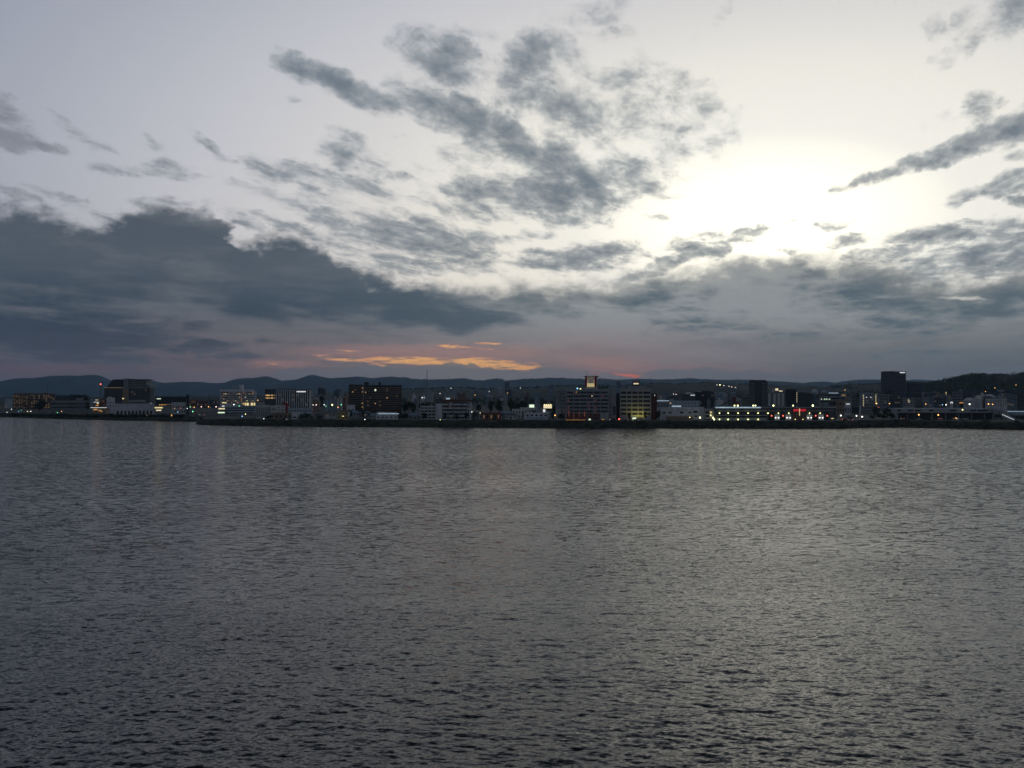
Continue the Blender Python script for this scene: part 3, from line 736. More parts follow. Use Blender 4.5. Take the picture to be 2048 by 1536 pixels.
# ---- the air: it turns the far hills blue
hz_me = MB().box(-15000, 15000, -300, 15500, -3.0, 430)
haze = hz_me.build('haze', None); haze['kind'] = 'stuff'; haze['label'] = 'thin evening haze over lake and town'
hm = bpy.data.materials.new('evening_haze'); hm.use_nodes = True
hm.node_tree.nodes.clear(); ht = NT(hm.node_tree)
pv = ht.new('ShaderNodeVolumePrincipled'); pv.inputs['Color'].default_value = (.42, .70, 1.0, 1); pv.inputs['Density'].default_value = HAZE = 4.6e-5
pv.inputs['Anisotropy'].default_value = 0.1
mo = ht.new('ShaderNodeOutputMaterial'); ht.L.new(pv.outputs[0], mo.inputs['Volume'])
haze.data.materials.append(hm)
# ------------------------------------------------------------------ the town, from the far end of the bay to the nearer shore
# -- brown apartment block far along the bay
b = Bld('apartment_block', 'long brown apartment block with dim yellow windows at the far end of the bay', 26, 111, 787.8, 1280, 16, 'brown')
b.parapet(); b.bands(10, py1=818, fh=.5)
for i in range(17):
    for j in range(10):
        if random.random() < .42: b.bits('lit_window', 'l_dim', b.X(28 + i * 4.9), b.X(30.4 + i * 4.9), b.Z(791.4 + j * 2.75), b.Z(790.2 + j * 2.75), -.16, -.08)
b.box('stair_core', 'rust', 58, 61, 786.4, 818, -1.2, -.1); b.box('stair_core', 'rust', 45, 47.5, 787, 818, -1.2, -.1); b.roofbox('roof_house', 'brown', 34, 40, 786); b.roofbox('roof_house', 'brown', 84, 92, 786.4)
b = Bld('small_building', 'small pale building with a bluish end wall beyond the brown apartment block', 9, 25, 798.4, 1350, 12, 'paleblue'); b.parapet(); b.windows(4, 3, px1=13.5, fw=.5, fh=.45, litmat='l_dim', chance=.6)
b = Bld('warehouse', 'dark low warehouse with a flat roof next to the brown apartment block', 111, 141, 791.2, 1250, 20, 'darkgrey'); b.parapet(); b.bands(3, py1=812)
b = Bld('office_building', 'black office block with a pale square panel on its front', 140, 169, 790.6, 1180, 18, 'charcoal'); b.parapet(); b.box('panel', 'concrete', 152, 166, 796.4, 802, -.3, 0); b.windows(5, 2, py0=803, py1=815)
b = Bld('hall', 'dim grey hall in front of the black office block', 102, 181, 801.5, 1090, 14, 'midgrey'); b.parapet(h=.5); b.bands(2, py0=804, py1=818)
# -- the tall hotel with sloping roofs
hb = Bld('hotel_tower', 'big dark hotel with sloping glass roof and stepped upper storeys', 207.5, 300.5, 776.5, 1110, 24, 'darkgrey')
hx, hz = hb.X, hb.Z
MB().prism([(hx(209), hb.H + .01), (hx(224), hz(758.6)), (hx(247), hz(758.6)), (hx(247), hb.H + .01)], 2, 20).build('sloped_roof', M['charcoal'], hb.r)
MB().prism([(hx(247.2), hb.H + .01), (hx(247.2), hz(757)), (hx(257), hz(757)), (hx(257), hb.H + .01)], -1, 21).build('lift_tower', M['midgrey'], hb.r)
MB().prism([(hx(257.2), hb.H + .01), (hx(257.2), hz(758.8)), (hx(288), hz(758.8)), (hx(292), hz(765)), (hx(292), hb.H + .01)], 1, 20).build('upper_storeys', M['midgrey'], hb.r)
MB().box(hx(256), hx(293), -.5, 22, hz(759.6), hz(758.4)).build('roof', M['charcoal'], hb.r)
MB().prism([(hx(292.2), hb.H + .01), (hx(292.2), hz(770)), (hx(299.5), hz(771.5)), (hx(299.5), hb.H + .01)], 2, 20).build('upper_storeys', M['midgrey'], hb.r)
hb.box('lit_cornice', 'l_dim', 208.5, 245, 774.8, 775.9, -.5, .3); hb.windows(9, 6, 210, 244, 778, 803, .55, .45); hb.windows(9, 6, 258, 298, 778, 803, .5, .45, chance=.12, litmat='l_dim')
hb.box('pier', 'tan', 246, 258, 776.6, 806, -1.4, -.1); hb.windows(8, 3, 258, 291, 761, 774, .5, .4)
hb.bits('lit_window', 'l_yellow', hx(245.5), hx(248.8), hz(798.2), hz(796), -1.5, -1.4)
# -- red beacon on a lattice mast beside it
def mast(name, label, px, pyt, pyb, Y, wpx, mats=('metal', 'mastred'), beacon=None, cat='mast', base=None, straight=False):
    t = at(px, pyt, Y); z0 = at(px, pyb, Y).z if base is None else base; h = t.z - z0; w = wpx / F_PX * Y / 2
    o = empty(name, label, cat, (t.x, Y, z0)); n = 6
    for i in range(n):
        a, c = i / n, (i + 1) / n; mb = MB()
        def wd(q): return w * (1 - q) ** (1.0 if straight else 1.7) + w * .14
        cr = [[(sx * wd(q), sy * wd(q), h * q) for sx, sy in ((-1, -1), (1, -1), (1, 1), (-1, 1))] for q in (a, c)]
        rr_ = max(.10, w * .055)
        for k in range(4):
            mb.tube(cr[0][k], cr[1][k], rr_, rr_ * .9, 5); mb.tube(cr[0][k], cr[1][(k + 1) % 4], rr_ * .6, rr_ * .6, 4); mb.tube(cr[0][(k + 1) % 4], cr[1][k], rr_ * .6, rr_ * .6, 4)
            mb.tube(cr[1][k], cr[1][(k + 1) % 4], rr_ * .7, rr_ * .7, 4)
        mb.build('lattice_section', M[mats[i % 2]], o)
    MB().tube((0, 0, h), (0, 0, h * 1.06), w * .12, w * .04, 5).build('antenna', M[mats[0]], o)
    if beacon: MB().ball((0, -w * .3, h), .8).build('beacon', M['b_' + beacon], o)
    return o
mast('lattice_mast', 'lattice mast with a red beacon close to the big dark hotel', 201.5, 768.5, 806, 1060, 5.5, ('metal', 'metal'), 'red', straight=True, base=GZ)
mast('lattice_mast', 'thin grey mast rising behind the brown apartment block', 94.5, 769.5, 800, 1320, 3.0, ('metal', 'metal'), base=GZ)
mast('roof_mast', 'short dark mast standing behind the dark flat-roofed hall', 340, 785.5, 800, 1030, 2.6, ('metal', 'metal'), base=GZ)
# -- tiered restaurant lit from below
pg = empty('tiered_restaurant', 'small tiered pagoda-like restaurant with bright eaves and orange light', 'restaurant', (at(198, 820, 960).x, 960, GZ))
px_ = lambda p: at(p, 800, 960).x - pg.location.x
pz_ = lambda p: at(1024, p, 960).z - GZ
MB().box(px_(185), px_(211), 0, 10, 0, pz_(816.2)).build('ground_floor', M['tan'], pg); MB().box(px_(189), px_(205), 1.5, 8, pz_(815) + .005, pz_(805.6)).build('upper_floor', M['redbrown'], pg)
MB().box(px_(191.5), px_(198), 3, 7, pz_(804) + .005, pz_(800.8)).build('lantern_storey', M['tan'], pg)
for (a, c, y) in ((182, 214.5, 815.4), (188.6, 199.4, 804.6), (191.6, 197.4, 800.2)):
    e = MB().hip(px_(a), px_(c), -1.2, 9.5 if y > 810 else 8, pz_(y) + .45, pz_(y) + 1.5, 2.0 if y > 810 else 1.2).build('roof', M['tile'], pg)
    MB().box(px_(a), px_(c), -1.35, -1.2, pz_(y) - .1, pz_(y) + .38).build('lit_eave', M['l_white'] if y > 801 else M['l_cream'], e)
for (a, c, y0, y1, m_) in ((187, 195, 817.6, 820.4, 'l_orange'), (197, 203, 820, 822, 'l_orange'), (202, 204.5, 822.2, 823.6, 'l_warm'), (192.5, 196, 805.6, 808, 'l_yellow'), (190, 196, 810, 812, 'l_orange')):
    MB().box(px_(a), px_(c), -.1 if y0 > 815 else 1.4, 0 if y0 > 815 else 1.5, pz_(y1), pz_(y0)).build('window', M[m_], pg)
# -- white buildings of the bay front
b = Bld('white_block', 'plain white block standing between restaurant and long low white hall', 213, 230, 796, 985, 12, 'white'); b.roofbox('roof_house', 'white', 216, 224, 793.8); b.parapet(h=.4); b.windows(3, 2, py0=802, py1=815, fw=.35, fh=.35)
b = Bld('brown_building', 'brown building with dark window rows tucked behind the tiered restaurant', 197, 212.5, 798.4, 1000, 12, 'redbrown'); b.parapet(h=.4); b.windows(4, 2, fw=.5, fh=.4, py1=812, chance=.3, litmat='l_dim')
wl = Bld('long_hall', 'long low white hall with a row of dark arched openings beside the water', 230, 309, 808.6, 930, 22, 'white')
wl.parapet(h=.5)
for i in range(10):
    xa = wl.X(234 + i * 7.4); w_ = wl.X(4) - wl.X(0)
    inst(('arch',), lambda: MB().prism([(0, 0), (w_, 0), (w_, 2.6)] + [(w_ / 2 + w_ / 2 * math.cos(a), 2.6 + 1.2 * math.sin(a)) for a in (.5, 1.05, 1.57, 2.1, 2.64)] + [(0, 2.6)], -.12, 0).build('arch', M['glass']), 'arched_opening', wl.r, (xa, 0, .4))
wl.box('roof_strip', 'bluetile', 232, 300, 807.2, 808.4, 4, 18); wl.box('lit_window', 'l_bluewhite', 300, 304, 806.2, 806.9, 3, 3.3)
b = Bld('annex_hall', 'grey annex below the big dark hotel with a flat terrace roof', 258, 291, 801.5, 1010, 16, 'grey'); b.parapet(h=.5); b.bands(1, py0=803, py1=808)
# -- dark roofed hall with lit windows
b = Bld('culture_hall', 'dark flat-roofed hall over a white front with yellow lit windows', 311, 372, 794.2, 905, 26, 'charcoal')
b.parapet('charcoal', .4); b.box('lower_wing', 'offwhite', 343, 373.4, 804.5, 829, -6, -.1); b.box('sign', 'l_green', 313.4, 321.8, 796.8, 798.2, -.25, 0)
b.box('lit_strip', 'l_orange', 318, 332, 808.8, 810.2, -.3, 0); b.box('lit_strip', 'l_dim', 332, 343, 808.3, 809.4, -.3, 0)
b.box('window', 'l_yellow', 309.8, 325.6, 814, 816.4, -1.6, -1.5); b.box('window', 'l_cream', 312.6, 322.8, 819.2, 821.6, -1.6, -1.5); b.box('entrance_block', 'concrete', 309, 343, 811.5, 829, -1.5, -.1)
for i in range(5): b.bits('window', 'glass', b.X(346 + i * 5), b.X(349 + i * 5), b.Z(815.6), b.Z(812.6), -6.08, -6)
for i in range(6): b.bits('window', 'glass', b.X(345 + i * 4.6), b.X(347.4 + i * 4.6), b.Z(825), b.Z(821), -6.08, -6)
b = Bld('stair_tower', 'narrow black stair tower at the end of the dark flat-roofed hall', 372.4, 378.2, 790, 903, 10, 'charcoal'); b.parapet('charcoal', .5); b.windows(1, 5, fw=.3, fh=.4)
# -- reddish blocks between hall and hotel
for (a, c, t, Y, mt, lb) in ((378, 398, 800.2, 1500, 'rust', 'dull red-brown block just beyond the narrow black stair tower'), (397, 418, 802, 1450, 'redbrown', 'dull red-brown middle block behind the orange street lamps'), (419, 437, 801.2, 1420, 'darkgrey', 'dark block with a black roof before the white banded hotel')):
    b = Bld('brown_block', lb, a, c, t, Y, 16, mt); b.parapet(h=.5); b.windows(5, 3, fw=.5, fh=.4, py1=817, chance=.12, litmat='l_dim')
mast('floodlight_pole', 'floodlight pole with a square lamp head above the red-brown blocks', 417.2, 789, 812, 1250, 2.6, ('metal', 'metal'), base=GZ, straight=True)
# -- white hotel with horizontal bands
b = Bld('banded_hotel', 'white hotel with horizontal window bands and reddish lights under a round roof house', 440.5, 509, 780.2, 1030, 18, 'white')
b.parapet(h=.6)
zt, zb_ = b.Z(782), b.Z(806); ch = (zt - zb_) / 7
for j in range(7):
    z = zt - ch * (j + 1)
    b.bits('window_band', 'glass', b.X(441.5), b.X(508.6), z + .05, z + ch * .5, -.12, 0)
    for i in range(17):
        if random.random() < .36: b.bits('lit_window', random.choice(['l_warm', 'l_orange', 'l_dim', 'l_yellow', 'l_dim', 'l_reddim']), b.X(442.5 + i * 3.9), b.X(445 + i * 3.9), z + .3, z + ch * .45, -.2, -.13)
    b.bits('spandrel', 'white', b.X(440), b.X(509.5), z + ch * .55, z + ch * .98, -.7, -.01)
b.box('end_wall', 'white', 509.2, 513, 782.4, 812, -1.2, 17); b.roofbox('roof_house', 'grey', 466, 478, 772.4); MB().tube((b.X(482.5), 6, b.H + .002), (b.X(482.5), 6, b.Z(769.6)), b.X(487.6) - b.X(482.5), None, 14).build('roof_drum', M['white'], b.r)
# -- low banded building in front of it
b = Bld('low_building', 'low building with three dark stripes and white bands before the banded hotel', 449, 512, 813.6, 900, 14, 'grey')
for t, c in ((815.2, 817.2), (819.8, 821.6), (825.2, 826.8)): b.box('window_band', 'glass', 452, 509, t, c, -.1, 0)
for t, c in ((813.4, 815), (817.4, 819.6), (821.8, 825)): b.box('pale_band', 'paleblue', 449.4, 511.6, t, c, -.5, -.002)
b.parapet(h=.3)
b = Bld('shop_building', 'small lit shop with a yellow roof sign and a white sign below it', 436, 451, 815, 880, 10, 'concrete'); b.box('sign', 'l_yellow', 444, 453.4, 804.5, 806.4, -.4, 0); b.box('sign_post', 'metal', 448, 449, 806.4, 815, -.3, -.1)
b.box('sign', 'l_white', 444, 449, 811.2, 813.2, -.4, 0); b.box('window', 'l_cream', 437, 449.6, 816.2, 818.6, -.1, 0); b.box('window', 'l_green', 435.9, 449.4, 824, 826.4, -.1, 0); b.parapet(h=.4)
b = Bld('shop_row', 'dark shop row with a line of bright yellow windows beside the striped building', 484, 513, 804.6, 940, 10, 'midgrey'); b.parapet(h=.3)
for i, (a, c) in enumerate(((485, 488.5), (489.5, 492), (493, 497.8), (501.6, 504), (504.6, 506.4), (507.6, 510.4))): b.box('window', 'l_yellow' if i else 'l_warm', a, c, 805.6, 811 if i else 809, -.1, 0)
# -- building with white fins
b = Bld('finned_office', 'modern office with tall white fins, a dark glass end and a white rooftop sign', 529.5, 619.5, 779.2, 800, 22, 'midgrey'); b.parapet('darkgrey', .5)
b.box('glass_front', 'blueglass', 530, 552, 779.6, 826, -.5, -.002)
for t, c in ((789.4, 792), (794.9, 797.2)):
    for (a, e) in ((531.5, 541), (542, 546.8), (547.6, 552)): b.box('lit_window', 'l_warm' if a < 545 else 'l_dim', a, e - .4, t, c, -.58, -.5)
for i in range(16):
    x = 553 + i * 4.42; b.bits('fin', 'white', b.X(x), b.X(x + 1.35), b.Z(824), b.Z(779.4), -1.2, -.003)
for i in range(15):
    x = 553 + i * 4.42 + 1.45; b.bits('window_strip', 'blueglass', b.X(x), b.X(x + 2.8), b.Z(822), b.Z(782), -.1, -.001)
    for j in range(8):
        if random.random() < .12: b.bits('lit_window', 'l_dim', b.X(x + .2), b.X(x + 2.4), b.Z(820 - 4.8 * j), b.Z(818 - 4.8 * j), -.16, -.1)
b.box('sign_panel', 'concrete', 593, 613.6, 780.8, 786.6, -1.6, -1.3); b.box('sign', 'l_white', 594.2, 612.2, 782.3, 784.3, -1.75, -1.6)
b.box('red_column', 'red', 568, 576, 805, 828, -3.5, -1.3)
# -- low buildings before it
b = Bld('striped_building', 'low white building with close vertical stripes below the finned office', 512.5, 540, 811, 775, 10, 'offwhite'); b.windows(7, 1, fw=.42, fh=.78); b.parapet(h=.4)
b = Bld('balcony_house', 'small white house with stacked balconies in front of the finned office', 541, 571, 811.5, 762, 9, 'offwhite'); b.balconies(3, 553, 570, 812, 829, 'white', 1.1, .45); b.windows(2, 3, 553, 570, 812, 829, .6, .4); b.parapet(h=.3); b.windows(2, 2, 542, 552, fw=.4, fh=.35)
b = Bld('white_house', 'white cube house with one dark window beside round dark trees', 584.5, 599, 825, 735, 8, 'white'); b.box('window', 'glass', 585.5, 592, 833, 835.8, -.1, 0); b.box('door', 'darkgrey', 594.5, 596.6, 834, 840.6, -.1, 0); b.parapet(h=.3)
b = Bld('pale_building', 'pale two-storey building below the white rooftop sign of the finned office', 576.5, 622, 817.5, 770, 10, 'paleblue'); b.windows(8, 2, fw=.5, fh=.4, py1=832); b.parapet(h=.3)
b = Bld('brown_house', 'low grey-brown house before the balcony house on the bank', 540, 584, 826.5, 745, 8, 'tan'); b.windows(5, 1, fw=.6, fh=.45); b.parapet(h=.3)
b = Bld('shop_house', 'dim cream shop house with dark upper windows at the edge of the striped low building', 514, 530, 806, 1120, 10, 'cream'); b.windows(4, 2, fw=.5, fh=.4, py1=816, chance=.3, litmat='l_warm'); b.parapet(h=.3)
# -- dark apartment pair
for (a, c, t, Y, lb) in ((697.5, 726.6, 769.9, 905, 'narrower wing of the dark apartment pair, almost black'), (728, 803.3, 771.2, 890, 'wide dark apartment block with long balconies and one bright window')):
    b = Bld('dark_apartments', lb, a, c, t, Y, 17, 'charcoal'); b.parapet('charcoal', .5); nf = 14
    b.balconies(nf, a + .6, c - .6, t + 1, 824, 'brown', 1.2, .34)
    z0, zt = b.Z(824), b.Z(t + 1); ch = (zt - z0) / nf; nb = 7 if a < 700 else 14
    for j in range(nf):
        b.bits('window_band', 'glass', b.X(a + 1), b.X(c - 1), z0 + ch * j + ch * .38, z0 + ch * j + ch * .9, -.07, 0)
        for i in range(nb):
            if random.random() < .045: b.bits('lit_window', random.choice(['l_dim', 'l_dim', 'l_warm']), b.X(a + 2 + i * 4.8), b.X(a + 4.2 + i * 4.8), z0 + ch * j + ch * .42, z0 + ch * j + ch * .85, -.13, -.07)
    if a > 700:
        b.roofbox('roof_house', 'charcoal', 728.5, 737.4, 764, 1, 8); b.roofbox('roof_house', 'charcoal', 756.8, 761.4, 764.2, 2, 7)
        b.box('lit_window', 'l_green', 749.2, 752.2, 778.4, 782, -1.4, -1.3)
    else:
        for j in range(14): b.bits('stair_light', 'l_dim', b.X(725.6), b.X(726.6), z0 + ch * j + ch * .5, z0 + ch * j + ch * .72, -1.4, -1.3)
# -- distant flats behind the bright lamps
b = Bld('distant_flats', 'distant flats with pale floor lines behind the bright white lamps', 652, 661.5, 792.5, 1700, 14, 'midgrey'); b.bands(6, mat='grey', fh=.4, py1=810); b.parapet(h=.4)
b = Bld('distant_flats', 'wide distant flats next to the dark apartment pair, faintly lit', 662, 694, 795.4, 1650, 14, 'midgrey'); b.bands(4, mat='grey', fh=.35, py1=812); b.parapet(h=.4); b.box('sign', 'l_blue', 657.5, 663, 803, 804.2, -12, -11.8)
# -- houses on the flat shore
HOUSES = [  # px0 px1 top roofpeak Y wall roof label
    (630, 648, 829, 825, 748, 'concrete', 'tile', 'low grey-tiled house just beyond the round dark trees'),
    (650, 672, 827.5, 823.5, 756, 'offwhite', 'tile', 'off-white house with a dark tiled roof before the distant flats'),
    (700, 718, 825, 821.5, 770, 'grey', 'bluetile', 'grey house with bluish roof below the narrower dark wing'),
    (719, 742, 826, 822.5, 765, 'midgrey', 'tile', 'dark grey house with tiled roof below the dark apartment block'),
    (741, 757, 829.5, 826.5, 742, 'grey', 'bluetile', 'little house with a bluish roof and a white lamp outside'),
    (803, 824, 829, 824, 765, 'tan', 'tile', 'dark tiled house between white gabled hall and the balcony flats'),
    (818, 842, 831, 827, 742, 'midgrey', 'bluetile', 'low blue-roofed house before the three-storey balcony flats'),
    (944, 966, 829, 825, 748, 'grey', 'tile', 'grey tiled house right beside the five-storey flats'),
    (1000, 1023, 826, 822.5, 765, 'midgrey', 'bluetile', 'grey house with bluish roof past the red-brown shop'),
    (1010, 1034, 831, 827, 742, 'offwhite', 'tile', 'off-white tiled house on the shore before the low white shops')]
for (a, c, t, pk, Y, wm, rm, lb) in HOUSES:
    b = Bld('house', lb, a, c, t, Y, 9, wm, 'house', 'small houses along the far shore')
    MB().hip(b.x0 - .6, b.x1 + .6, -.6, 9.6, b.H, b.Z(pk), 2.2).build('roof', M[rm], b.r); b.windows(3, 1, fw=.42, fh=.4, py1=t + 6.5, chance=.15, litmat='l_dim'); b.box('door', 'darkgrey', (a + c) / 2 - .9, (a + c) / 2 + .9, 835.5, 840.5 if Y < 760 else 838.5, -.09, 0)
b = Bld('ochre_building', 'ochre three-storey building lit by its own yellow lamp', 675, 696, 822.6, 735, 9, 'ochre', pyb=None); b.windows(3, 2, fw=.4, fh=.4); b.parapet(h=.3); b.box('canopy', 'bluetile', 668, 698, 820, 821, -1, 9)
b = Bld('white_shed', 'white shed with a blue-grey lean-to roof under the dark apartment pair', 694, 710, 810.6, 860, 8, 'white'); b.parapet(h=.3); b.windows(2, 1, fw=.4, fh=.3)
wh = Bld('gabled_hall', 'white gabled hall with a bright roof edge on the shore before the dark apartment block', 752, 796, 828.6, 738, 16, 'offwhite')
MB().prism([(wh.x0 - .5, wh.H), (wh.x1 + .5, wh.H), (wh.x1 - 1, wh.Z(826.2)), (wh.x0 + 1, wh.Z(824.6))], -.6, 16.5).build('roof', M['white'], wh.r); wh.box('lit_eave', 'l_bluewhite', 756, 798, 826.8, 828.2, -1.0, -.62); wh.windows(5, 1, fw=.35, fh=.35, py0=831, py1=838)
# -- three storey flats and five storey flats
b = Bld('balcony_flats', 'three-storey flats with white balcony fronts and a plain white stair tower', 841, 871, 812.8, 742, 12, 'offwhite'); b.parapet(h=.4)
b.windows(4, 4, fw=.8, fh=.62); b.balconies(4, 842, 870, 813.5, 841, 'offwhite', 1.2, .42); b.box('stair_tower', 'white', 871.2, 883.8, 808, 841, -1.5, 11)
b = Bld('five_storey_flats', 'five-storey flats with a grid of white balconies under a red-brown roof edge', 884.2, 943, 800.5, 728, 13, 'offwhite')
b.box('roof', 'redbrown', 883, 944.4, 798.8, 802.4, -1.6, 13.4)
z0, zt = b.Z(841), b.Z(803.2); ch = (zt - z0) / 5
for j in range(5):
    for (a, c) in ((885.4, 895), (896.6, 906.4), (908, 920.6), (922.2, 933)):
        b.bits('window', 'glass', b.X(a), b.X(c), z0 + ch * j + ch * .50, z0 + ch * (j + 1) - .15, -.08, 0)
        b.bits('balcony', 'paleblue' if (a + j) % 2 < 1 else 'offwhite', b.X(a), b.X(c), z0 + ch * j + .1, z0 + ch * j + ch * .46, -1.3, -.09)
    b.bits('small_window', 'glass', b.X(935.6), b.X(939), z0 + ch * j + ch * .45, z0 + ch * j + ch * .8, -.08, 0)
for x in (884.5, 895.4, 906.9, 921, 933.2): b.box('pier', 'brown', x, x + .9, 803, 841, -1.45, -.002)
for (a, j) in ((901, 4), (899.5, 3), (900.5, 0)): b.bits('lit_window', 'l_dim', b.X(a), b.X(a + 1.6), z0 + ch * j + ch * .55, z0 + ch * j + ch * .85, -.16, -.09)
# -- things behind the flats
b = Bld('lit_hall', 'little white hall with a glowing arched top among the dark trees', 841, 850.5, 796.5, 1150, 10, 'white'); MB().prism([(b.x0, b.H + .002)] + [(b.x1 * math.cos(a), b.H + 1.8 * math.sin(a)) for a in (2.6, 2.1, 1.57, 1.0, .5)][::1] + [(b.x1, b.H + .002)], 0, 8).build('arched_roof', M['concrete'], b.r)
b.box('lit_panel', 'l_white', 843, 846.2, 794, 796.2, -.3, -.05); b.box('lit_panel', 'l_bluewhite', 848, 849.6, 793.6, 796.2, -.3, -.05); b.windows(3, 2, fw=.4, fh=.4)
b = Bld('billboard', 'bluish lit billboard above the roof of the five-storey flats', 892, 899.8, 795.8, 1000, .5, 'l_bluewhite', cat='billboard', base=at(895, 799.6, 1000).z, wallname='lit_panel'); MB().box(-.2, .2, .1, .4, -(b.base - GZ), -.01).build('post', M['metal'], b.r)
b = Bld('shop', 'dim red-brown shop with pale pilasters under an arching lamp', 964, 1001, 826.5, 732, 9, 'rust'); b.box('roof', 'redbrown', 962, 1003, 825, 827, -.8, 9.5); b.windows(5, 1, fw=.35, fh=.6, chance=.25, litmat='l_dim'); b.box('side_panel', 'red', 998, 1000.6, 829, 840.6, -.3, -.05)
# -- low white shops and lit billboards
b = Bld('white_shop', 'low white shop with a stepped front below the greenish lit billboard', 1024, 1054, 819, 752, 12, 'offwhite'); b.windows(5, 2, fw=.4, fh=.35); b.parapet(h=.4)
b = Bld('white_shop', 'wide white shop with a pale garage front below the cream lit billboard', 1050, 1096, 826.4, 736, 10, 'white'); b.windows(5, 1, py0=828.5, py1=833, fw=.5, fh=.6); b.box('garage_door', 'paleblue', 1053, 1090, 834, 840.5, -.1, 0); b.parapet(h=.3)
b = Bld('white_shop', 'upper white shop block set back behind the wide garage shop', 1040, 1073, 815.6, 800, 12, 'offwhite'); b.windows(6, 1, fw=.45, fh=.4, py1=827); b.parapet(h=.3)
b = Bld('white_shop', 'small white end shop with a dark doorway beside the seven-storey hotel', 1092, 1103, 824.8, 742, 9, 'white'); b.windows(2, 2, fw=.4, fh=.35); b.parapet(h=.3)
def billboard(lb, a, c, t, bt, Y, m_, lamps=0, frame='metal'):
    b = Bld('billboard', lb, a, c, t, Y, .4, m_, 'billboard', 'lit billboards over the low shops', base=at(a, bt, Y).z, wallname='lit_panel')
    for s_ in (.2, .8):
        x = b.x0 + (b.x1 - b.x0) * s_; MB().box(x - .12, x + .12, .45, .75, -(b.base - GZ), b.H * .8).build('post', M['metal'], b.r)
    for i in range(lamps):
        x = b.x0 + (b.x1 - b.x0) * (i + .5) / lamps
        q = MB().box(x - .05, x + .05, -1.2, .1, b.H + .15, b.H + .25).build('lamp_arm', M['metal'], b.r); MB().ball((x, -1.25, b.H + .1), .3).build('lamp_head', M['b_yellow'], q)
    return b
billboard('greenish white lit billboard on posts above the low white shops', 1058.4, 1068.4, 809.2, 815, 760, 'l_green')
billboard('cream lit double billboard with four lamps along its top edge', 1087, 1103.6, 809.4, 816.6, 752, 'l_cream', 4)
b = billboard('white slanted sign panel hanging just under the cream billboard', 1086, 1090.6, 818.4, 824.2, 745, 'l_white')
# -- the seven storey hotel with the red roof sign
k = Bld('seven_storey_hotel', 'grey seven-storey hotel with dark window bays and a red-sided roof sign tower', 1132, 1217, 779.6, 722, 18, 'grey')
k.parapet(h=.5); z0, zt = k.Z(826), k.Z(781); ch = (zt - z0) / 6
bays = [(1133.5, 1146), (1148, 1159), (1160, 1172.5), (1174, 1186), (1187.5, 1200), (1202, 1215.5)]
for j in range(6):
    for i, (a, c) in enumerate(bays):
        k.bits('window', 'glass', k.X(a), k.X(c), z0 + ch * j + ch * .18, z0 + ch * j + ch * .68, -.08, 0)
        if random.random() < .22: k.bits('lit_window', 'l_reddim', k.X(a + 2), k.X(a + 4.4), z0 + ch * j + ch * .22, z0 + ch * j + ch * .6, -.15, -.09)
    k.bits('spandrel', 'grey', k.X(1132), k.X(1217), z0 + ch * j + ch * .74, z0 + ch * j + ch * 1.08, -.6, -.002)
for x in (1132, 1146.6, 1159.2, 1172.8, 1186.4, 1200.4, 1216): k.bits('pier', 'grey', k.X(x), k.X(x + 1.0), z0, zt, -.72, -.61)
k.box('lit_window', 'l_yellow', 1183, 1184.8, 791, 793.2, -.2, -.1); k.box('lit_window', 'l_warm', 1152.6, 1153.8, 783, 785.2, -.2, -.1)
for i, (a, c) in enumerate(bays[:5]): k.box('ground_floor_front', 'redbrown', a, c, 826.6, 838.6, -.4, -.002)
for (a, c) in ((1137, 1138.4), (1147, 1148.2), (1169, 1170.2), (1158, 1159), (1168, 1169)): k.box('lit_window', 'l_reddim', a, c, 823, 833, -.5, -.41)
for i in range(8): k.box('entrance_light', 'l_orange', 1132.5 + i * 4.8, 1136.4 + i * 4.8, 839.6, 841, -1.6, -1.2)
k.box('entrance_light', 'l_green', 1177.4, 1181, 837.4, 840.6, -.6, -.42); k.box('entrance_light', 'l_orange', 1203.4, 1205.4, 838, 840, -.6, -.42); k.box('entrance_light', 'l_orange', 1206, 1208, 838, 840, -.6, -.42); k.box('canopy', 'darkgrey', 1175, 1200, 836, 837, -3, -.5)
HOTEL_ROOF = k.base + k.H + .1
k.roofbox('roof_house', 'grey', 1169, 1217, 777.2, 3, 12)
b = Bld('hotel_wing', 'dark blank wing joined to the seven-storey hotel on its townward side', 1110.6, 1131.6, 783.2, 724, 18, 'midgrey'); b.windows(2, 8, 1120, 1130, fw=.35, fh=.35, chance=.1, litmat='l_reddim'); b.parapet(h=.5); b.box('annex', 'grey', 1112, 1122, 818, 841, -3, -.1)
b = Bld('hotel_wing', 'pale stepped wing of the seven-storey hotel with a dark stair slot', 1217.4, 1232, 792, 724, 15, 'concrete'); b.windows(1, 1, 1222, 1224.4, 808, 811, .9, .8); b.box('stair_slot', 'charcoal', 1226.5, 1231, 812, 830, -.1, 0); b.parapet(h=.4); b.roofbox('roof_house', 'concrete', 1219, 1227, 788.6, 2, 9); b.windows(3, 4, 1218, 1226, 812, 840, .45, .4)
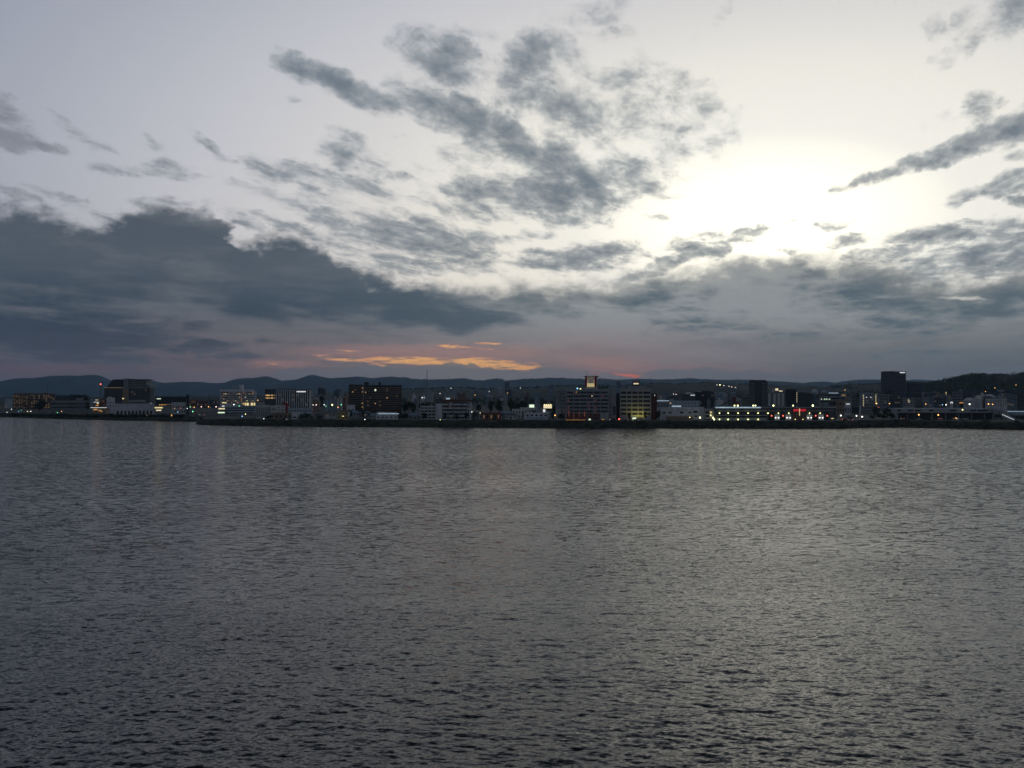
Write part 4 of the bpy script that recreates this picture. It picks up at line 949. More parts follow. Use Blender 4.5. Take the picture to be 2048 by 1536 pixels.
# roof sign tower
st = Bld('roof_sign_tower', 'rooftop sign tower with red sides, dark emblem and cream lit face', 1170, 1195, 753.2, 727, 9, 'cream', 'sign', base=k.base + k.H + .1)
MB().box(st.x0 - .8, st.x1 + 1.2, -.8, 9.8, st.H + .002, st.H + .5).build('roof', M['redbrown'], st.r)
st.box('red_side', 'red', 1170, 1174, 753.4, 773.6, -.4, -.002); st.box('red_side', 'red', 1189, 1193, 753.4, 773.6, -.4, -.002); st.box('white_edge', 'offwhite', 1193, 1195, 753.6, 774, -.3, -.002)
st.box('lit_face', 'l_ochre', 1174.2, 1188.8, 766.6, 773.6, -.25, -.002); st.box('upper_face', 'l_face', 1174.2, 1188.8, 753.6, 766.4, -.25, -.002)
em = MB()
for (a, c, t, e) in ((1175.4, 1187.6, 755, 756.6), (1175.4, 1176.8, 756.6, 759.4), (1186.2, 1187.6, 756.6, 759.4), (1177.6, 1185.4, 758.4, 759.4), (1177.6, 1178.8, 759.4, 765.4), (1184.2, 1185.4, 759.4, 765.4), (1178.8, 1184.2, 761.6, 762.6), (1180.8, 1182, 759.4, 766.2), (1176, 1180.8, 764.6, 765.4), (1182, 1187, 764.6, 765.4)):
    em.box(st.X(a), st.X(c), -.36, -.255, st.Z(e), st.Z(t))
em.build('emblem', M['charcoal'], st.r)
for x in (1172.6, 1176.4, 1192.4): MB().tube((st.X(x), 3, st.H + .502), (st.X(x), 3, st.Z(745.4)), .16, .1, 5).build('antenna', M['metal'], st.r)
# -- the yellow floodlit building
y_ = Bld('floodlit_building', 'six-storey building washed by yellow floodlights from below', 1240, 1302, 780, 722, 17, 'grey'); y_.parapet(h=.5)
z0, zt = y_.Z(832), y_.Z(781.4); ch = (zt - z0) / 6
yb = [(1241.6, 1252.6), (1254.6, 1262.6), (1264.6, 1275), (1277, 1284.6), (1286.6, 1300)]
for j in range(6):
    for (a, c) in yb: y_.bits('window', 'glass', y_.X(a), y_.X(c), z0 + ch * j + ch * .26, z0 + ch * j + ch * .78, -.08, 0)
    y_.bits('spandrel', 'grey', y_.X(1240), y_.X(1302), z0 + ch * j + ch * .84, z0 + ch * j + ch * 1.18, -.5, -.002)
for x in (1240, 1253, 1263, 1275.4, 1285, 1300.8): y_.bits('pier', 'grey', y_.X(x), y_.X(x + 1.1), .1, zt, -.62, -.51)
y_.box('entrance', 'l_green', 1264.8, 1272, 835, 838, -1.6, -1.4); y_.box('entrance_wall', 'brown', 1254, 1276, 838, 841, -1.5, -.63)
y_.roofbox('roof_house', 'concrete', 1257, 1292, 772, 3, 11)
b = Bld('stair_tower', 'dark red-brown stair tower on the far side of the floodlit building', 1302.4, 1314, 788.4, 723, 12, 'redbrown'); b.parapet('redbrown', .4); b.windows(2, 9, fw=.4, fh=.35); b.box('lit_window', 'l_white', 1308.8, 1309.8, 789.4, 792, -.12, -.05)
b = Bld('dark_tower', 'narrow dark tower wedged between seven-storey hotel and floodlit building', 1232.4, 1239.6, 787, 730, 10, 'charcoal'); b.parapet('charcoal', .4); b.windows(2, 8, fw=.4, fh=.35)
rs_ = Bld('roof_sign', 'dark framed roof sign with a white strip on top of the floodlit building', 1265, 1279.4, 761.6, 727, 2.5, 'charcoal', 'sign', base=y_.base + y_.H + 8.2 * .0 + (y_.Z(772) - y_.H) + .1)
rs_.box('sign_face', 'concrete', 1266.4, 1278, 763.4, 769.8, -.12, -.002); rs_.box('white_strip', 'l_cream', 1267, 1277.4, 766.2, 768.4, -.2, -.125); rs_.box('red_band', 'red', 1266.6, 1277.8, 762, 763.2, -.2, -.002)
# floodlights at its foot, real lamps
for i, x in enumerate((1253.5, 1263.5, 1275.8, 1285.6)):
    p = at(x, 836, 722); o = empty('floodlight', ('floodlight at the foot of the yellow building, %s' % ['next to the narrow dark tower', 'beside its lit entrance', 'just past its lit entrance', 'towards the red-brown stair tower'][i]), 'floodlight', (p.x, 717.5, GZ), 'floodlights at the foot of the yellow building')
    MB().box(-.4, .4, -.3, .3, 0, .5).build('housing', M['metal'], o); MB().box(-.34, .34, -.24, .24, .502, .56).build('lamp_glass', M['b_yellow'], o)
    ld = bpy.data.lights.new('flood_beam', 'SPOT'); ld.energy = (90, 760, 1150, 760)[i]; ld.color = (1.0, .80, .14); ld.spot_size = R(105); ld.spot_blend = .8; ld.shadow_soft_size = .3
    lo = bpy.data.objects.new('flood_beam', ld); COL.objects.link(lo); lo.parent = o; lo.location = (0, -1.2, .9); lo.rotation_euler = Vector((0.0, .62, 1.0)).to_track_quat('-Z', 'Y').to_euler()
# -- long white works and the blocks behind it
b = Bld('white_works', 'long white works building with scattered dark windows beside the floodlit building', 1318, 1408, 815.4, 735, 20, 'white'); b.parapet(h=.4)
for (a, c, t, e) in ((1337, 1343, 823.6, 826.4), (1360, 1367, 823.4, 826.6), (1377, 1382, 823.6, 826.4), (1387, 1395, 821.6, 825.6), (1387, 1394, 831, 834), (1343, 1345, 819.4, 820.8), (1356, 1358, 819.2, 820.6), (1363.6, 1365.4, 819.2, 820.8), (1370, 1372, 819.2, 820.8), (1325, 1331, 824, 827)): b.box('window', 'glass', a, c, t, e, -.08, 0)
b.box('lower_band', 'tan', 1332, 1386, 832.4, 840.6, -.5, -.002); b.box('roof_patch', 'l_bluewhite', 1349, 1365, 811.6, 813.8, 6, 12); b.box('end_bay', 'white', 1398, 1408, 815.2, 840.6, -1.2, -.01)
b = Bld('white_works', 'set-back upper storey of pale works behind the long white works building', 1338, 1399, 802.5, 800, 14, 'paleblue'); b.parapet(h=.4); b.windows(10, 2, fw=.5, fh=.3, py1=815, chance=.08, litmat='l_warm')
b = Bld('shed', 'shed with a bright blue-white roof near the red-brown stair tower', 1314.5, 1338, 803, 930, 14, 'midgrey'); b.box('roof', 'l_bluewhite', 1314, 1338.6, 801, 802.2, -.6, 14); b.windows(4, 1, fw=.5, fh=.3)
b = Bld('dark_flats', 'dark distant flats with an irregular roof behind the white works', 1389, 1427, 784.4, 1150, 16, 'charcoal'); b.parapet('charcoal', .5); b.roofbox('roof_house', 'charcoal', 1404, 1421, 781.4); b.windows(8, 7, fw=.5, fh=.4, chance=.06, litmat='l_dim', py1=812)
b = Bld('dark_flats', 'lower dark flats with a short white light line on the roof edge', 1363, 1390.5, 789, 1100, 15, 'darkgrey'); b.parapet(h=.4); b.windows(6, 4, fw=.5, fh=.4, chance=.05, litmat='l_dim', py1=806); b.box('lit_strip', 'l_white', 1381, 1390, 789.8, 791, -.3, -.05)
sg = Bld('stair_building', 'narrow stair building with stacked lights next to the lamp-lit store', 1409, 1428.5, 818.4, 728, 11, 'grey'); sg.parapet(h=.3); sg.windows(1, 2, 1410, 1420, 821, 836, .9, .55); sg.box('garage_door', 'charcoal', 1410, 1420, 838, 841, -.08, 0)
for t in (823.4, 825.2, 829.6, 831.8): sg.box('stair_light', 'l_yellow', 1419.6, 1424, t, t + .9, -.4, -.1)
# -- the lamp-lit store
s = Bld('long_store', 'long two-storey store with blue-lit roof edge, rows of yellow lamps and red letters', 1430.5, 1671, 815.6, 722, 30, 'darkgrey')
s.box('roof_edge', 'l_bluewhite', 1431, 1521, 813.8, 816.2, -1.4, -.01); s.box('roof_edge', 'grey', 1521.2, 1671.4, 813.8, 816.6, -1.4, -.01); s.box('painted_eave_shadow', 'charcoal', 1430, 1671.2, 816.8, 818.6, -1.0, -.01)  # the charcoal strip below the roof edge stands in for eave shade
s.box('wall_panel', 'grey', 1433, 1534, 818.8, 823, -.3, -.002); s.box('window_band', 'glass', 1433, 1534, 823.4, 829.4, -.12, -.002); s.box('wall_panel', 'grey', 1433, 1534, 830, 831.6, -.3, -.002); s.box('window_band', 'glass', 1433, 1534, 832.2, 835.2, -.12, -.002); s.box('wall_panel', 'grey', 1433, 1534, 835.6, 840.8, -.3, -.002)
s.box('wall_panel', 'midgrey', 1536, 1584, 818.8, 822.6, -.3, -.002); s.box('wall_panel', 'midgrey', 1612, 1668, 818.8, 822.6, -.3, -.002)
for (a, c) in ((1549, 1559), (1571, 1582), (1612.6, 1624), (1636, 1647)):
    s.box('pale_bay', 'white', a, c, 828.8, 840.8, -.5, -.002)
for (a, c) in ((1536.5, 1548), (1560, 1570.6), (1624.6, 1635.6), (1648, 1657)):
    s.box('window', 'glass', a, c, 824.6, 840.8, -.1, -.002)
s.box('entrance', 'brown', 1584, 1611, 823.4, 840.8, -1.0, -.002); s.box('sign_board', 'charcoal', 1584.6, 1611.4, 817.6, 823.2, -1.7, -1.41)
for i in range(6):
    x = 1585.6 + i * 4.25; q = MB(); xa, xb, za, zb2 = s.X(x), s.X(x + 3.5), s.Z(822.7), s.Z(818.3); t_ = .42
    q.box(xa, xb, -1.85, -1.71, zb2 - t_, zb2)
    if i % 2 == 0: q.box(xa, xb, -1.85, -1.71, za, za + t_); q.box(xa, xa + t_, -1.85, -1.71, za + t_ + .01, zb2 - t_ - .01); q.box(xb - t_, xb, -1.85, -1.71, za + t_ + .01, zb2 - t_ - .01)
    else: q.box((xa + xb) / 2 - t_ / 2, (xa + xb) / 2 + t_ / 2, -1.85, -1.71, za, zb2 - t_ - .01); q.box(xa, xb, -1.86, -1.72, (za + zb2) / 2 - .15, (za + zb2) / 2 + .2)
    q.build('sign_letter', M['l_redsign'], s.r)
MB().box(s.X(1597), s.X(1598), -1.98, -1.87, s.Z(831), s.Z(817)).build('lit_pole', M['l_yellow'], s.r)
def wall_lamp(lb, px, py, col, r, y=-1.2, grp=None):
    p = at(px, py, 722); o = empty('wall_lamp', lb, 'wall lamp', (p.x, 722 + y, p.z), grp)
    inst(('wl_arm', y), lambda: MB().box(-.06, .06, 0.1, -y - .31, .25, .37).build('arm', M['metal']), 'arm', o, (0, 0, 0))
    inst(('wl_glass', col, r), lambda: MB().ball((0, 0, 0), r, sz=1.15).build('lamp_glass', M['b_' + col]), 'lamp_glass', o, (0, 0, 0)); return o
for i, x in enumerate((1438.3, 1455.6, 1475.5, 1495.4, 1515.5, 1535.2)):
    for py, rw in ((826.3, 'upper'), (838.8, 'lower')):
        if py > 830 and i == 5: continue
        wall_lamp('yellow lamp, %s row of the blue-edged store front, %s from its stair end' % (rw, ('first', 'second', 'third', 'fourth', 'fifth', 'sixth')[i]), x, py, 'ygreen', .40, grp='yellow wall lamps on the store front')
for i, x in enumerate((1556, 1576.8, 1618, 1639.2)): wall_lamp('yellow wall lamp above %s pale bay of the store' % ('the first', 'the second', 'the third', 'the fourth')[i], x, 826.3, 'ygreen', .34, grp='yellow lamps above the pale bays')
for i, x in enumerate((1542.4, 1565.4, 1630.4, 1653.6)): wall_lamp('red wall lamp on the store, %s' % ('nearest to the blue roof edge', 'between first and second pale bay', 'between third and fourth pale bay', 'at its dark far end')[i], x, 831.4, 'red', .46, grp='red wall lamps on the store')
for i, (x0_, x1_) in enumerate(((1550.6, 1556.4), (1573.4, 1579.4), (1615.2, 1621.4), (1638.6, 1644.4))):
    for j, x in enumerate((x0_, x1_)): wall_lamp('white lamp low in the %s pale bay of the store, %s of its pair' % (('first', 'second', 'third', 'fourth')[i], ('first', 'second')[j]), x, 835.4, 'white', .38, grp='pairs of white lamps in the pale bays')
for i, x in enumerate((1589.4, 1604.8)):
    wall_lamp('low uplight beside the store entrance, %s the lit pole' % ('before', 'beyond')[i], x, 838.6, 'yellow', .26, -1.4, grp='uplights at the store entrance')
def roof_lamp(lb, px, py, col, r):
    p = at(px, py, 730); o = empty('roof_lamp', lb, 'roof lamp', (p.x, 730, s.base + s.H), 'bright lamps on the store roof'); h = p.z - s.base - s.H
    MB().tube((0, 0, -.01), (0, 0, h), .1, .08).build('post', M['metal'], o); MB().ball((0, -.1, h), r).build('lamp_glass', M['b_' + col], o)
for lb, x, r in (('first of the close pair of bright lamps over the blue roof edge', 1469, .55), ('second of the close pair of bright lamps over the blue roof edge', 1475.6, .62), ('first lamp of the triple cluster on the store roof', 1506.4, .55), ('second lamp of the triple cluster on the store roof', 1510.8, .5),
                 ('single roof lamp where the blue roof edge ends', 1546.8, .62), ('single roof lamp above the red letters', 1586.2, .55), ('biggest single roof lamp near the far end of the store', 1625.6, .75)): roof_lamp(lb, x, 811.2, 'ygreen', r)
# sloping arm behind the store's roof
p0, p1 = at(1437, 813, 760), at(1465, 800.5, 760)
o = empty('conveyor_arm', 'dark sloping conveyor arm reaching up behind the store roof', 'conveyor', (p0.x, 760, GZ)); d = p1 - p0; h0 = p0.z - GZ
MB().tube((0, 0, h0), (d.x, 0, h0 + d.z), .55, .45, 6).build('arm', M['charcoal'], o); MB().tube((0, 0, 0), (0, 0, h0), .3).tube((d.x, 0, 0), (d.x, 0, h0 + d.z), .22).build('support', M['metal'], o)
b = Bld('sign_building', 'small building with two framed panels at the top of the sloping arm', 1464, 1480, 795, 900, 10, 'redbrown'); b.box('panel', 'grey', 1472, 1478.6, 795, 803.4, -.4, -.05); b.windows(2, 2, 1465, 1471, fw=.5, fh=.4); b.parapet(h=.3)
# -- apartment tower and its neighbours behind the store
b = Bld('apartment_tower', 'dark apartment tower with cut roof corners behind the store', 1498, 1535, 762.5, 1080, 18, 'darkgrey'); nf = 12
b.box('roof', 'charcoal', 1500.5, 1532, 760, 762.4, 0, 17); z0, zt = b.Z(812), b.Z(764); ch = (zt - z0) / nf
for j in range(nf): b.bits('balcony', 'midgrey', b.X(1498), b.X(1509), z0 + ch * j, z0 + ch * j + ch * .4, -1.1, -.1); b.bits('balcony', 'midgrey', b.X(1524), b.X(1535.6), z0 + ch * j, z0 + ch * j + ch * .4, -1.1, -.1); b.bits('window_band', 'glass', b.X(1510), b.X(1523), z0 + ch * j + .6, z0 + ch * j + ch * .8, -.08, 0)
b = Bld('columned_building', 'grey building with pale columns under a lit yellowish roof sign', 1536, 1569, 785.4, 960, 14, 'midgrey'); b.parapet(h=.5)
for x in (1536.5, 1547, 1555.6, 1563.5): b.box('pier', 'offwhite', x, x + 4.4, 787, 812, -.6, -.002)
b.box('sign', 'cream', 1543.6, 1549.4, 777.6, 784.6, 2, 2.4); b.box('sign', 'l_cream', 1550.8, 1556.6, 776.8, 781, 2, 2.4); b.box('sign', 'l_cream', 1558, 1565, 781.2, 783, 1.5, 1.9); b.box('sign_frame', 'metal', 1543, 1566, 784.6, 785.3, 1.4, 2.5)
b = Bld('dark_block', 'dark block with a dotted light line on its corner beyond the store', 1571, 1593, 779.2, 1050, 15, 'charcoal'); b.parapet('charcoal', .5); b.windows(5, 6, fw=.45, fh=.4, py1=806)
for j in range(6): b.bits('stair_light', 'l_cream', b.X(1593.1), b.X(1594.3), b.Z(786.5 + j * 3.6), b.Z(785 + j * 3.6), -.3, 0)
b = Bld('dark_block', 'low dark block with a stepped roof past the dotted corner light', 1595, 1622.5, 786.6, 1080, 15, 'darkgrey'); b.parapet(h=.5); b.roofbox('roof_house', 'darkgrey', 1597, 1612, 784.6); b.windows(6, 4, fw=.45, fh=.4, py1=806)
b = Bld('car_park', 'low car park deck with five bright lamps and a long pale roof light', 1640, 1690, 786.6, 1180, 18, 'midgrey'); b.bands(3, mat='glass', py1=806); b.box('roof_light', 'l_bluewhite', 1657.5, 1676.5, 785.4, 786.6, -.5, -.02); b.parapet(h=.3)
for i, x in enumerate((1642.8, 1648.8, 1652.4, 1655.4, 1659)): b.box('lamp', 'l_green', x - (.9 if i != 3 else .4), x + (.9 if i != 3 else .4), 797.4, 799.2, -.9, -.3)
b.box('lit_window', 'l_dim', 1683, 1691, 788.4, 792.4, -.3, -.1)
b = Bld('brown_block', 'brown block with a dark square upper wall beyond the car park', 1658, 1700, 801, 960, 14, 'tan'); b.parapet(h=.4); b.box('wall_panel', 'charcoal', 1658, 1672, 803, 811, -.2, 0); b.windows(5, 2, 1674, 1699, fw=.45, fh=.4)
b = Bld('white_shop', 'small white-fronted shop with a lit band under the dark striped block', 1689, 1702, 804.5, 900, 10, 'offwhite'); b.box('lit_band', 'l_white', 1692, 1699.6, 807.4, 808.8, -.2, -.05); b.windows(4, 1, py0=811, fw=.5, fh=.5); b.parapet(h=.3)
b = Bld('striped_block', 'narrow dark block with pale floor stripes beside the corner-lit flats', 1703.5, 1718, 792.8, 1000, 12, 'charcoal'); b.bands(6, mat='grey', fh=.3, py1=815); b.parapet('charcoal', .4)
b = Bld('corner_lit_flats', 'pale grey flats with dotted yellow lights down both corners', 1719, 1755.5, 786.6, 1010, 15, 'grey'); b.parapet(h=.4); b.roofbox('roof_house', 'bluegrey', 1717, 1740, 783.8, 1, 12); b.windows(6, 6, 1729, 1750, fw=.5, fh=.4, chance=.08, litmat='l_dim')
for j in range(7):
    b.bits('stair_light', 'l_cream', b.X(1726.2), b.X(1727.6), b.Z(791.4 + j * 3.4), b.Z(790 + j * 3.4), -.3, 0); b.bits('stair_light', 'l_yellow', b.X(1751), b.X(1752.4), b.Z(790.4 + j * 2.8), b.Z(789.2 + j * 2.8), -.3, 0)
b.box('roof_lamp', 'l_white', 1732, 1734, 794, 795.4, -.5, -.1); b.box('roof_lamp', 'l_white', 1740.5, 1742.6, 794, 795.4, -.5, -.1)
# -- the bank tower
bt = Bld('office_tower', 'tallest dark office tower with a small white sign at its top corner', 1762, 1812, 744.8, 1500, 34, 'darkgrey'); bt.box('crown', 'charcoal', 1761.6, 1812.4, 743, 744.7, -.5, 34.5); bt.box('crown', 'charcoal', 1766, 1789, 742.2, 742.95, 4, 28)
bt.bands(14, py0=747, py1=806, fh=.5, mat='blueglass'); bt.box('sign', 'l_white', 1799.8, 1810.2, 744.4, 746.2, -1, -.6)
b = Bld('office_annex', 'lower dark annex leaning on the tallest office tower', 1812.6, 1847, 764.8, 1520, 26, 'darkgrey'); b.parapet('charcoal', .8); b.bands(9, py0=768, py1=806, fh=.45, mat='blueglass')
# -- the town to the end of the shore
FR = [(1755, 1782, 789, 1150, 'midgrey', 'mid-grey block in front of the tallest office tower'), (1779, 1800, 791.5, 980, 'darkgrey', 'dark stepped block at the foot of the tallest office tower'), (1806, 1830, 796, 930, 'concrete', 'pale concrete block with a few bright window dots'),
      (1829, 1845, 794, 960, 'darkgrey', 'dark flats with pale balcony lines beneath the office annex'), (1846, 1858, 794.6, 940, 'midgrey', 'narrow flats with striped balconies near an orange lamp'), (1858, 1868, 792.8, 1000, 'bluegrey', 'slim blue-grey block rising beside the striped narrow flats'),
      (1868, 1892, 796, 1050, 'darkgrey', 'broad dark block behind the two white street lights'), (1892, 1906, 798, 980, 'concrete', 'small concrete block behind the lit white arch'), (1905, 1926, 783.5, 1250, 'midgrey', 'grey block topped by a dark slab below the wooded hill'),
      (1926, 1942, 792, 1120, 'darkgrey', 'dim block next to the brightest white street light'), (1944, 1968, 788, 1200, 'darkgrey', 'dark wide block with faint floor lines below the wooded hill'), (1970, 2014, 798.4, 900, 'offwhite', 'pale low block with a long parapet above the outer stair'),
      (1998, 2022, 787.5, 1150, 'midgrey', 'tall-looking grey block behind the pale low block'), (2022, 2034, 790.5, 1060, 'bluegrey', 'slim bluish block close to the end of the shore'), (2034, 2062, 793, 1000, 'darkgrey', 'dark block cut by the picture edge at the end of the shore'), (2060, 2110, 790, 1000, 'midgrey', 'long grey block beyond the end of the shore')]
for i, (a, c, t, Y, mt, lb) in enumerate(FR):
    b = Bld('town_block', lb, a, c, t, Y, 14, mt); b.parapet(h=.4); nx = max(2, int((c - a) / 4.5))
    if i in (3, 4, 10): b.bands(5, mat='grey', fh=.3, py1=812)
    else: b.windows(nx, 4, fw=.5, fh=.4, py1=min(t + 24, 813), chance=.07, litmat='l_dim')
    if i == 2:
        for (x, y) in ((1817, 799.4), (1816.4, 802), (1819.4, 802.2), (1818, 804.4)): b.box('lit_window', 'l_cream', x - .7, x + .7, y - .6, y + .6, -.2, -.08)
    if i == 8: b.roofbox('roof_house', 'charcoal', 1907, 1925, 781.6, 1, 12)
    if i % 3 == 0: b.roofbox('roof_house', mt, a + 2, a + (c - a) * .5, t - 1.8)
lg = Bld('long_market_hall', 'long dark grey market hall with open dark ground floor along the shore', 1794, 1993, 818.2, 745, 22, 'grey'); lg.parapet(h=.4)
lg.box('ground_floor_front', 'charcoal', 1796, 1990, 826.6, 840.6, -.2, -.002); lg.box('canopy', 'darkgrey', 1794, 1991, 825.4, 826.4, -2.2, -.003)
for x in (1812, 1836, 1861, 1888, 1914, 1940, 1966): lg.box('column', 'midgrey', x, x + 1.6, 826.8, 840.8, -2.0, -1.6)
for (a, c) in ((1795, 1802), (1816, 1826), (1830, 1840), (1858, 1866), (1900, 1912), (1942, 1952), (1955, 1976)): lg.box('window', 'glass', a, c, 819.6, 822.6, -.08, 0)
for (a, c, m_) in ((1800, 1803, 'l_dim'), (1806, 1809, 'l_reddim'), (1858, 1862, 'l_dim'), (1875, 1884, 'l_reddim'), (1905, 1909, 'l_dim'), (1910, 1914, 'l_orange'), (1918, 1923, 'l_dim')): lg.box('lit_window', m_, a, c, 836, 838, -.4, -.21)
lg.box('end_tower', 'concrete', 1983, 1993, 817, 840.8, -2.4, -.1); lg.box('roof_strip', 'paleblue', 1794, 1980, 816.8, 818, 4, 18)
# outer stair with lit steps
o = empty('outer_stair', 'sloping covered outer stair edged with white lights near the end of the shore', 'stair', (at(2005, 828, 735).x, 735, GZ)); q0, q1 = at(2006, 829.5, 735), at(2034, 842, 735)
dx_, za, zb3 = q1.x - q0.x, q0.z - GZ, q1.z - GZ
MB().prism([(0, za), (dx_, zb3), (dx_, zb3 + 1.4), (0, za + 4.2)], .5, 4).build('roof', M['grey'], o); MB().prism([(0, 0), (dx_, 0), (dx_, max(zb3 - .3, .05)), (0, za - .3)], .8, 3.8).build('stair_body', M['midgrey'], o)
for i in range(9):
    t = i / 9; MB().box(dx_ * t, dx_ * (t + .075), .2, .45, za + (zb3 - za) * t - .25, za + (zb3 - za) * t + .25).build('step_light', M['l_white'], o)
b = Bld('terrace_building', 'low building with two pale roof lines behind the outer stair', 1996, 2062, 821.5, 760, 14, 'midgrey'); b.box('roof_line', 'l_bluewhite', 2014, 2060, 822.6, 823.4, -.8, -.02); b.box('roof_line', 'paleblue', 2024, 2060, 828.6, 830, -3, -.02); b.windows(8, 1, py0=831, fw=.5, fh=.5)
# -- far masts
mast('broadcast_tower', 'red and white broadcast tower rising above the mountain ridge', 854, 739, 772, 3500, 4.6, ('mastred', 'midgrey'), cat='tower')
mast('broadcast_tower', 'thin faint mast past the orange sky slit above the ridge', 1040, 749.5, 764, 4200, 1.6, ('metal', 'metal'), cat='tower')
mast('pylon', 'power pylon standing on the highest wooded hill', 2029.6, 741, 751, 1995, 2.6, ('metal', 'metal'), cat='pylon', straight=True)
mast('pylon', 'faint pylon where the wooded hill meets the ridge', 1887, 754.5, 765, 1995, 1.6, ('metal', 'metal'), cat='pylon', straight=True)
mast('pylon', 'small dark mast over the town just before the tallest office tower', 1702, 768, 790, 1850, 2.2, ('metal', 'metal'), cat='pylon', straight=True, base=GZ)
b = Bld('distant_tower_block', 'lone distant tower block standing up against the hills behind the flats', 1009, 1019, 764.4, 2300, 18, 'midgrey', base=20); b.bands(6, py1=776); b.parapet(h=.8)
b = Bld('distant_tower_block', 'distant block standing above the town just before the seven-storey hotel', 1098, 1107, 770, 2400, 18, 'bluegrey', base=20); b.bands(5, py1=778); b.parapet(h=.8)
b = Bld('distant_tower_block', 'faint distant block between seven-storey hotel and floodlit building', 1233, 1241, 763, 2600, 18, 'bluegrey', base=20); b.bands(5, py1=776); b.parapet(h=.8)
b = Bld('hill_building', 'little white building on the slope of the wooded hill', 1886.5, 1899, 762.4, 1960, 8, 'white', base=at(1890, 765, 1960).z - 2); b.box('lit_band', 'l_white', 1887, 1892, 762.4, 763.4, -.3, -.05); b.box('roof', 'tile', 1886, 1899.6, 761.6, 762.3, -.5, 8)
# far town: too small to tell apart
rnd = random.Random(21); far_mats = ['grey', 'midgrey', 'concrete', 'offwhite', 'darkgrey', 'tan', 'bluegrey', 'brown']
def far_building(px, py, Y, w, h):
    p = at(px, py, Y); x = w / F_PX * Y / 2; H = h / F_PX * Y
    mt = rnd.choice(far_mats); mb = MB().box(-x, x, 0, 10, -12, H)
    if rnd.random() < .4: mb.hip(-x - .8, x + .8, -.8, 10.8, H + .01, H + rnd.uniform(2, 4), x * .5)
    else: mb.box(-x * .4, x * .1, 3, 7, H + .01, H + 2.6)
    o = mb.build('distant_building', M[mt]); o.location = (p.x, Y, p.z)
    tag(o, 'tiny distant building among the trees below the hills', 'building', 'distant buildings of the town')
for i in range(150):
    px = rnd.choice([rnd.uniform(600, 700), rnd.uniform(805, 1115), rnd.uniform(805, 1115), rnd.uniform(1320, 1500), rnd.uniform(1620, 1760), rnd.uniform(1850, 2048), rnd.uniform(0, 440)])
    if px < 600: py, Y = rnd.uniform(805, 815), rnd.uniform(1350, 1650)
    elif px < 1200: py = rnd.uniform(781, 806); Y = 25.0 * F_PX / max(py - 766, 14) * .95; Y = min(max(Y, 1050), 2250)
    elif px > 1850: py = rnd.uniform(780, 808); Y = min(max(25.0 * F_PX / max(py - 758, 20), 1050), 1750)
    else: py = rnd.uniform(786, 808); Y = min(max(25.0 * F_PX / max(py - 766, 16), 1050), 1800)
    far_building(px, py, Y, rnd.uniform(4, 14), rnd.uniform(2.5, 7))
# lights too far off to be more than points
FL = [(1434, 769.8, 'white'), (1440, 769.8, 'ygreen'), (1447.6, 771, 'white'), (1458, 772.6, 'white'), (1463.6, 774, 'pink'), (1471, 775, 'white'), (1041, 776, 'white'), (902, 776.4, 'white'), (1352, 788.6, 'white'), (1347, 788, 'white'), (1362, 789.4, 'white'), (1154.8, 776.8, 'blue'), (1161, 778.4, 'yellow'), (1074, 800.5, 'pink'),
      (978, 783, 'white'), (1015, 786, 'orange'), (950, 790, 'orange'), (880, 787, 'white'), (1090, 790, 'white'), (640, 800, 'orange'), (1392, 801, 'orange'), (1690, 780, 'orange'), (1990, 776, 'orange'), (1971, 783, 'orange'), (2032, 770, 'orange')]
for i, (x, y, c) in enumerate(FL):
    Y = 1900 if 1430 < x < 1475 else (730 if x in (1161, 1154.8) else 1500)
    p = at(x, y, Y); bright = x in (1440, 1161)
    o = MB().ball((0, 0, 0), (.9 if bright else .5) * Y / 1500 if Y > 1000 else .62, 6, 4).build('distant_lamp', M['b_' + c]); o.location = p
    tag(o, 'tiny far-off lamp shining on the slopes and roofs behind the town', 'lamp', 'far-off lamps behind the town')
